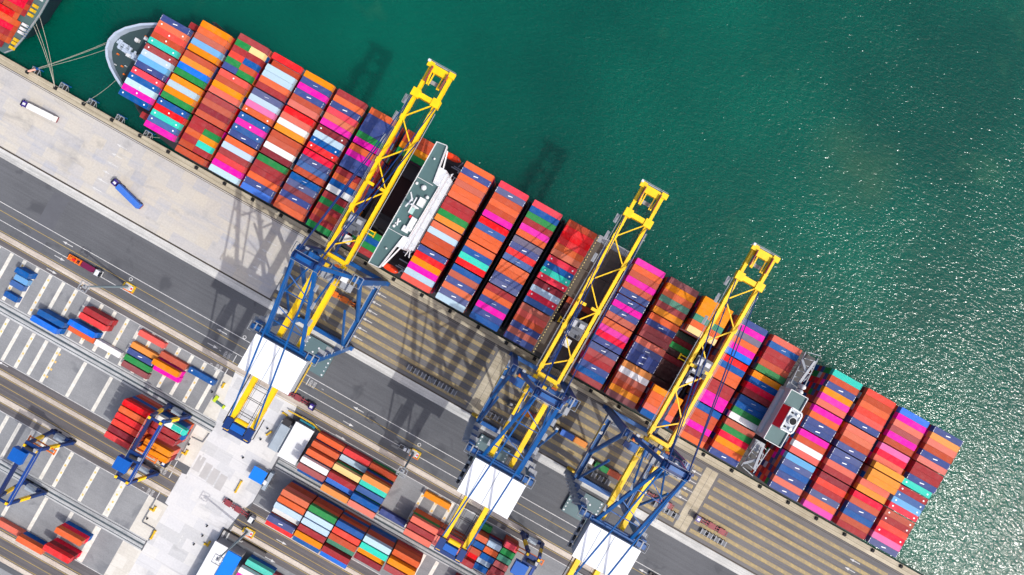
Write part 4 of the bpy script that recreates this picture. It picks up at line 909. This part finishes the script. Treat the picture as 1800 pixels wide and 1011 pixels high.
u, v = at(1168, 884, 1.2); lorry(u - 2, v, -1, "empty red trailer lorry behind the rightmost crane left of the crossing", steel_dark)
u, v = at(602, 525, 1.4); lorry(u, v, 1, "orange and red trailer lorry standing under the leftmost crane", steel_dark, None, 0, orange)
u, v = at(262, 797, 1.4); lorry(u, v, 1, "orange trailer lorry waiting under the near yard crane", navy, None, 0, orange)
u, v = at(928, 727, 2.4); lorry(u, v, -1, "lorry with a grey cab and half load under the middle crane", steel_dark); uo, vo = u, v
container("lorry_container", "o", u - 2.2, v, 1.5, "short orange container on the lorry under the middle crane", "containers riding on lorries", True)
u, v = at(1008, 770, 2.4); lorry(u, v, -1, "lorry carrying a blue and an orange box between middle and right cranes", steel_dark)
container("lorry_container", "B", u - 3.1, v, 1.5, "short blue container ahead of an orange one on a lorry", "containers riding on lorries", True); container("lorry_container", "o", u + 3.1, v, 1.5, "short orange container behind a blue one on a lorry", "containers riding on lorries", True)
u, v = at(1068, 827, 2.4); lorry(u, v, -1, "lorry with a white cab carrying a green and an orange box", ship_white)
container("lorry_container", "g", u - 3.1, v, 1.5, "short green container ahead of an orange one on a lorry", "containers riding on lorries", True); container("lorry_container", "s", u + 3.1, v, 1.5, "short orange container behind a green one on a lorry", "containers riding on lorries", True)
def flatbed(px, py, label, L=11.6):
    u, v = at(px, py, 1); t = thing("flat_trailer", label, "trailer", (u, v, 0), 0, "grey flat trailers parked in the lanes")
    b = MB()
    for s in (-1, 1): b.box(-L / 2, L / 2, s * .8 - .15, s * .8 + .15, .8, 1.2, 0)
    for i in range(8): b.box(-L / 2 + i * L / 7 - .2, -L / 2 + i * L / 7 + .2, -1.25, 1.25, .85, 1.3, 1)
    for i in range(0, 7, 2): b.box(-L / 2 + (i + .1) * L / 7, -L / 2 + (i + .85) * L / 7, -1.0, 1.0, 1.2, 1.28, 0)
    b.build("bed", [grey_plat, rail_grey], t)
    for x in (-4, -2.7, 3.4):
        w_ = MB()
        for s in (-1, 1): w_.cyl((x, s * 1.2, .5), (x, s * .8, .5), .5, 10)
        w_.build("axle_wheels", rubber, t)
flatbed(1254, 945, "grey flat trailer beside the purple cab lorry right of the crossing"); flatbed(1172, 898, "grey flat trailer behind the rightmost crane left of the crossing")
flatbed(738, 657, "grey flat trailer on the hatched lanes nearer the leftmost crane"); flatbed(780, 680, "grey flat trailer on the hatched lanes nearer the concrete crossing")
flatbed(878, 738, "grey flat trailer under the left leg of the middle crane"); flatbed(1050, 838, "grey flat trailer under the left legs of the rightmost crane")
# ------------------------------------------------------------------ light masts
def mast(px, py, label):
    u, v = at(px, py); t = thing("light_mast", label, "light mast", (u, v, 0), 0, "tall light masts of the terminal")
    b = MB(); b.cyl((0, 0, .9), (0, 0, 29.5), .62, 12, 0, .3); b.build("pole", paint("mast_grey", (120, 138, 146), .5, .25, .4), t)
    b = MB(); b.box(-.8, .8, -.8, .8, 29.4, 29.5, 0)
    for s in (-1, 1): b.bar((-1.7, s * 1.7, 30.2), (1.7, s * 1.7, 30.2), .22, .3, 0); b.bar((s * 1.7, -1.7, 30.2), (s * 1.7, 1.7, 30.2), .22, .3, 0)
    b.cyl((0, 0, 29.5), (0, 0, 30.8), .35, 8, 0); b.build("head_frame", rail_grey, t)
    for i in range(8):
        a = i * math.pi / 4; b = MB(); b.cbox(1.75 * math.cos(a), 1.75 * math.sin(a), 29.5, .34, .34, .35); b.build("floodlight", ship_white, t)
    b = MB(); b.box(-1.3, 1.3, -1.3, 1.3, 0, .9, 0); b.box(1.3, 2.4, -1.0, 1.0, 0, .8, 1); b.box(1.5, 2.2, -.4, .4, .8, .86, 2); b.box(-2.2, -1.3, -1.0, 1.0, 0, .7, 3); b.box(2.6, 3.1, -1.3, 1.3, 0, 1.0, 3); b.box(-1.2, 3.0, 1.3, 1.7, 0, .9, 3); b.box(-1.2, 3.0, -1.7, -1.3, 0, .9, 4); b.build("base_guard", [paint("base_grey", (178, 178, 176), .8, .3, 1), ship_white, red, guard_yellow, orange], t)
mast(226, 504, "light mast on the kerb beside the orange frame lorry, left"); mast(727, 796, "light mast on the kerb between the leftmost and middle cranes"); mast(436, 934, "light mast beside the long building with a blue roof")
# ------------------------------------------------------------------ buildings on the slab
t = thing("shed", "flat white roofed shed with a grey sheet lean-to beside the container bays", "shed", (-46.5, -101, 0)); b = MB(); b.box(-3.9, 4.2, -7.6, 8.2, 0, 5.0, 0); b.build("wall", concrete_wall, t)
b = MB(); b.box(-4.1, 4.4, -7.8, 8.4, 5.0, 5.35, 0); b.build("roof", roof_pale, t)
b = MB(); b.box(-10.0, -4.0, -7.4, 5.4, 0, 3.4, 1); b.prism([(-9.9, -7.3), (-4.1, -7.3), (-4.1, 4.2), (-9.9, 4.2)], 3.4, 4.1, 0, pts2=[(-9.2, -7.3), (-5.4, -7.3), (-5.4, 4.2), (-9.2, 4.2)]); b.cbox(-7.5, 5.6, 2, 3.4, 2.6, 3.6, 2); b.build("lean_to", [glazing, concrete_wall, steel_dark], t)
b = MB(); b.bar((-5, 9.8, 1.6), (2.0, 9.8, 1.6), .5, .5, 0); b.bar((2.0, 9.8, 1.6), (7.2, 8.2, 1.6), .5, .5, 0); b.bar((-10, 9.6, 1.6), (-5, 9.8, 1.6), .5, .5, 0); b.build("gate_rail", guard_yellow, t)
b = MB(); b.box(-3.6, 3.4, 8.4, 9.3, 0, 2.6); b.build("porch", paint("teal_sheet", (40, 130, 150), .5, .3, .5), t)
t = thing("kiosk", "small kiosk with a bright blue roof beside the open slab", "kiosk", (-53.6, -120.4, 0)); b = MB(); b.box(-3.0, 2.7, -2.6, 2.4, 0, 3.6); b.build("wall", concrete_wall, t); b = MB(); b.box(-3.3, 3.0, -2.9, 2.7, 3.6, 3.9); b.build("roof", roof_blue, t)
b = MB(); b.box(3.6, 5.2, -5, 3.0, 0, 2.6, 0); b.box(3.1, 4.4, -2.6, -.8, 0, 3.2, 1); b.build("annex", [glazing, roof_pale], t)
t = thing("long_building", "long building with white and bright blue roof halves", "building", (-49, -166, 0)); b = MB(); b.box(-6, 6.2, -20, 13.6, 0, 5.6); b.build("wall", concrete_wall, t)
b = MB(); b.box(-6.3, .1, -20.3, 14.0, 5.6, 6.0); b.build("roof_half", roof_pale, t); b = MB(); b.box(.4, 6.6, -20.3, 13.4, 5.6, 6.3); b.build("roof_half", roof_blue, t)
b = MB(); b.bar((-6.6, 17.4, .8), (6.6, 17.4, .8), .3, 1.2); b.bar((-6.6, 17.4, .8), (-6.6, -20, .8), .3, 1.2); b.bar((6.6, 17.4, .8), (14, 17.4, .8), .3, 1.2); b.build("parapet", steel_dark, t)
# ------------------------------------------------------------------ small quay things
GB = "mooring bollards along the quay edge"
bm_ = MB(); bm_.cyl((0, 0, 0), (0, 0, .55), .4, 10); bm_.cyl((0, 0, .45), (0, 0, .75), .62, 10); bm_.box(-.75, .75, -.75, .75, 0, .1); bmesh_data = bm_.mesh("bollard", [rubber])
for k_ in range(33):
    u = 201.3 - 13.7 * k_
    if u < -236: break
    o = link("bollard", bmesh_data, None, (u, -21.6, 0)); tag(o, "black mooring bollard standing at the edge of the quay", "bollard", GB)
GF = "steel fender frames hanging at the quay edge"
fn = None
for k_, lab in ((31, "fender frame at the water where the orange sleeved mooring rope lands"), (30, "fender frame beside the bollard holding the neighbouring ship's rope"), (29, "fender frame beside the bollard with a single rope to the bow"), (28, "blue topped fender frame fourth from the far left end of the quay"), (27, "fender frame closest to the front stacks of the big ship")):
    u = 201.3 - 13.7 * k_ + 2.2
    if fn is None:
        fn = thing("fender_frame", lab, "fender", (u, EDGE, 0), 0, GF); b = MB(); b.box(-1.5, 1.5, 2.2, 2.7, -3.0, -.4); b.build("fender_panel", blue, fn)
        b = MB()
        for x in (-1.6, 0, 1.6): b.bar((x, .02, -.5), (x, 2.3, -.5), .22, .22); b.bar((x, .02, -2.6), (x, 2.2, -.6), .16, .16)
        b.bar((-1.6, 2.3, -.3), (1.6, 2.3, -.3), .25, .25); b.bar((-1.6, .3, -.4), (0, 2.2, -.4), .16, .16); b.build("frame", rail_grey, fn)
        b = MB(); b.cyl((0, 0.02, -1.6), (0, 2.2, -1.6), .7, 10); b.build("rubber_cone", rubber, fn)
    else:
        c_ = copy_tree(fn); c_.location = (u, EDGE, 0); c_["label"] = lab
GR = "mooring ropes of the two ships"
def rope(p, q, label, r=.08, sag=1.2):
    b = MB(); n = 10; P = []
    for i in range(n + 1):
        t_ = i / n; P.append(tuple(p[j] + (q[j] - p[j]) * t_ - (sag * 4 * t_ * (1 - t_) if j == 2 else 0) for j in range(3)))
    for a_, c_ in zip(P, P[1:]): b.cyl(a_, c_, r, 6)
    o = b.build("mooring_rope", rope_mat); tag(o, label, "rope", GR)
B31, B30, B29 = (201.3 - 13.7 * 31, -21.6, .6), (201.3 - 13.7 * 30, -21.6, .6), (201.3 - 13.7 * 29, -21.6, .6)
rope(B31, (-185.6, 9.6, 17), "upper of three ropes from the bow to the quay at left"); rope(B31, (-186, 8.2, 17), "middle of three ropes from the bow to the quay at left"); rope(B31, (-186, 4.6, 17), "lowest of three ropes from the bow to the quay at left")
rope(B30, (-217.8, 1.6, 16.4), "rope from the other ship's stern, nearest the big ship"); rope(B30, (-218.2, -1.2, 16.4), "middle rope of three from the other ship's stern"); rope(B30, (-218.4, -2.6, 16.4), "rope of three from the other ship's stern, nearest the quay")
rope(B29, (-177.6, -4.2, 17), "single rope from the bow to the third bollard")
rope((201.3 - 13.7 * 27, -21.6, .6), (-150, -15, 10), "rope by the front stacks down to the quay bollard")
t = thing("rope_sleeve", "orange and white chafe sleeve around the bow ropes at the quay", "rope sleeve", (B31[0], B31[1], .6)); b = MB(); d_ = (-186 - B31[0], 7 - B31[1]); L_ = math.hypot(*d_); b.cyl((d_[0] / L_ * 1, d_[1] / L_ * 1, .2), (d_[0] / L_ * 5.0, d_[1] / L_ * 5.0, 1.2), .45, 8, 0); b.cyl((d_[0] / L_ * 5, d_[1] / L_ * 5, 1.2), (d_[0] / L_ * 6.2, d_[1] / L_ * 6.2, 1.5), .5, 8, 1); b.build("sleeve", [paint("sleeve_peach", (238, 176, 156), .7, .3, 1), blue], t)
GG = "yellow guard barriers on the open slab"
def guard(px, py, lab, pts):
    u, v = at(px, py); t = thing("guard_barrier", lab, "barrier", (u, v, 0), 0, GG); b = MB()
    for (x0, y0), (x1, y1) in zip(pts, pts[1:]): b.bar((x0, y0, .5), (x1, y1, .5), .55, .9)
    b.build("rail", guard_yellow, t); b = MB()
    for x, y in pts: b.box(x - .35, x + .35, y - .35, y + .35, 0, 1.1)
    b.build("post", guard_yellow, t)
guard(393, 678, "orange yellow corner guard near the end of the left yard", [(0, 1), (0, -.6)]); guard(327, 795, "yellow corner guard beside the red container bay", [(-1, -.6), (.4, -.6), (.4, 1)]); guard(271, 894, "yellow corner guard at the end of the lower left yard", [(-1, -.6), (.4, -.6), (.4, 1)])
guard(271, 940, "straight yellow guard beside the lowest slab corner", [(-.2, -1.6), (-.2, 1.8)]); guard(421, 855, "long yellow guard beside the kiosk with blue roof", [(-.2, -2.6), (-.2, 2.4)]); guard(366, 955, "yellow corner guard next to the long building", [(-1, -.6), (.4, -.6), (.4, 1)])
guard(501, 728, "orange guard between the red trailer lorry and the shed", [(-.8, .3), (1, .1)]); guard(474, 761, "orange guard against the shed's lean-to wall", [(-.5, -1), (.4, .8)])
u, v = at(386, 709); t = thing("work_platform", "lime yellow work platform lying on the open slab", "work platform", (u, v, 0), R(-8)); b = MB(); b.box(-2.8, 2.6, -.5, .5, .2, .8, 0); b.box(-2.9, -1.6, -.7, 2.2, .2, .9, 1); b.box(2.0, 2.9, -.7, .7, .2, .9, 1); b.build("platform", [deck_green, lime], t); b = MB(); b.box(-2.6, 2.6, -.35, .35, 0, .2); b.build("skid", steel_dark, t)
for px, py in ((357, 941), (365, 924), (342, 956), (428, 804), (459, 772), (471, 753), (374, 689), (333, 781), (260, 911)):
    u, v = at(px, py); b = MB(); b.cyl((0, 0, 0), (0, 0, .9), .32, 10, 0); b.cyl((0, 0, .9), (0, 0, 1.0), .38, 10, 1); o = b.build("post_bollard", [steel_dark, rubber], None, (u, v, 0)); tag(o, "short dark post standing on the pale open slab", "post", "dark posts on the open slab")
m = MB()                                                              # painted walls of the slab corners
for pts in ([(395, 655), (375, 700)], [(338, 768), (357, 777), (368, 762)], [(335, 770), (316, 805)], [(274, 877), (251, 917), (272, 929), (262, 950)]):
    P = [at(*p) for p in pts]
    for a_, c_ in zip(P, P[1:]): m.bar((*a_, .25), (*c_, .25), .35, .5)
o = m.build("low_wall", paint("wall_slate", (120, 122, 126), .8, .3, 1)); tag(o, "low grey kerb walls stepping around the corners of the open slab", "low wall")
# small vehicles
def van(px, py, label, body, d=1):
    u, v = at(px, py); t = thing("pickup", label, "pickup truck", (u, v, 0), 0 if d > 0 else math.pi, "small service vehicles"); b = MB(); b.prism([(-2.5, -.9), (2.5, -.9), (2.5, .9), (-2.5, .9)], .45, 1.0, 0); b.prism([(-.4, -.85), (1.4, -.85), (1.4, .85), (-.4, .85)], 1.0, 1.75, 1, 0, pts2=[(-.2, -.75), (.9, -.75), (.9, .75), (-.2, .75)]); b.box(-2.4, -.6, -.8, .8, 1.0, 1.06, 2); b.build("body", [body, glass, steel_dark], t)
    for x in (-1.6, 1.6):
        w_ = MB()
        for s in (-1, 1): w_.cyl((x, s * .9, .35), (x, s * .65, .35), .35, 10)
        w_.build("axle_wheels", rubber, t)
van(712, 788, "white pickup beside the light mast between the cranes", ship_white); van(1150, 1012, "dark car on the road below the rightmost crane house", steel_dark, -1)

# ------------------------------------------------------------------ camera, sun, sky
cd = bpy.data.cameras.new("camera"); cd.sensor_width = 36; cd.lens = 24; cd.clip_start = 1; cd.clip_end = 8000
cam = bpy.data.objects.new("camera", cd); C.objects.link(cam); cam.location = (0, 0, HC); cam.rotation_euler = (0, 0, TH); S.camera = cam
EL = R(52); sx, sy = math.cos(R(-9.5)), math.sin(R(-9.5))
sd = bpy.data.lights.new("sun", "SUN"); sd.energy = 2.0; sd.angle = R(.53); sd.color = (1, .965, .91)
sun = bpy.data.objects.new("sun", sd); C.objects.link(sun); sun.location = (0, 0, 300)
from mathutils import Vector
sun.rotation_euler = Vector((-sx * math.cos(EL), -sy * math.cos(EL), -math.sin(EL))).to_track_quat("-Z", "Y").to_euler()
W = bpy.data.worlds.new("World"); S.world = W; W.use_nodes = True; nt = W.node_tree; bg = nt.nodes["Background"]
sk = nt.nodes.new("ShaderNodeTexSky"); sk.sky_type = "NISHITA"; sk.sun_disc = False; sk.sun_elevation = EL; sk.sun_rotation = math.atan2(sx, sy); sk.altitude = 100; sk.dust_density = 4; sk.ozone_density = .3; sk.air_density = .8
nt.links.new(sk.outputs[0], bg.inputs[0]); bg.inputs[1].default_value = .15
S.view_settings.view_transform = "Standard"; S.view_settings.look = "None"; S.view_settings.gamma = 1; S.view_settings.exposure = .42
S.cycles.max_bounces = 6; S.cycles.sample_clamp_indirect = 4; S.cycles.use_denoising = True
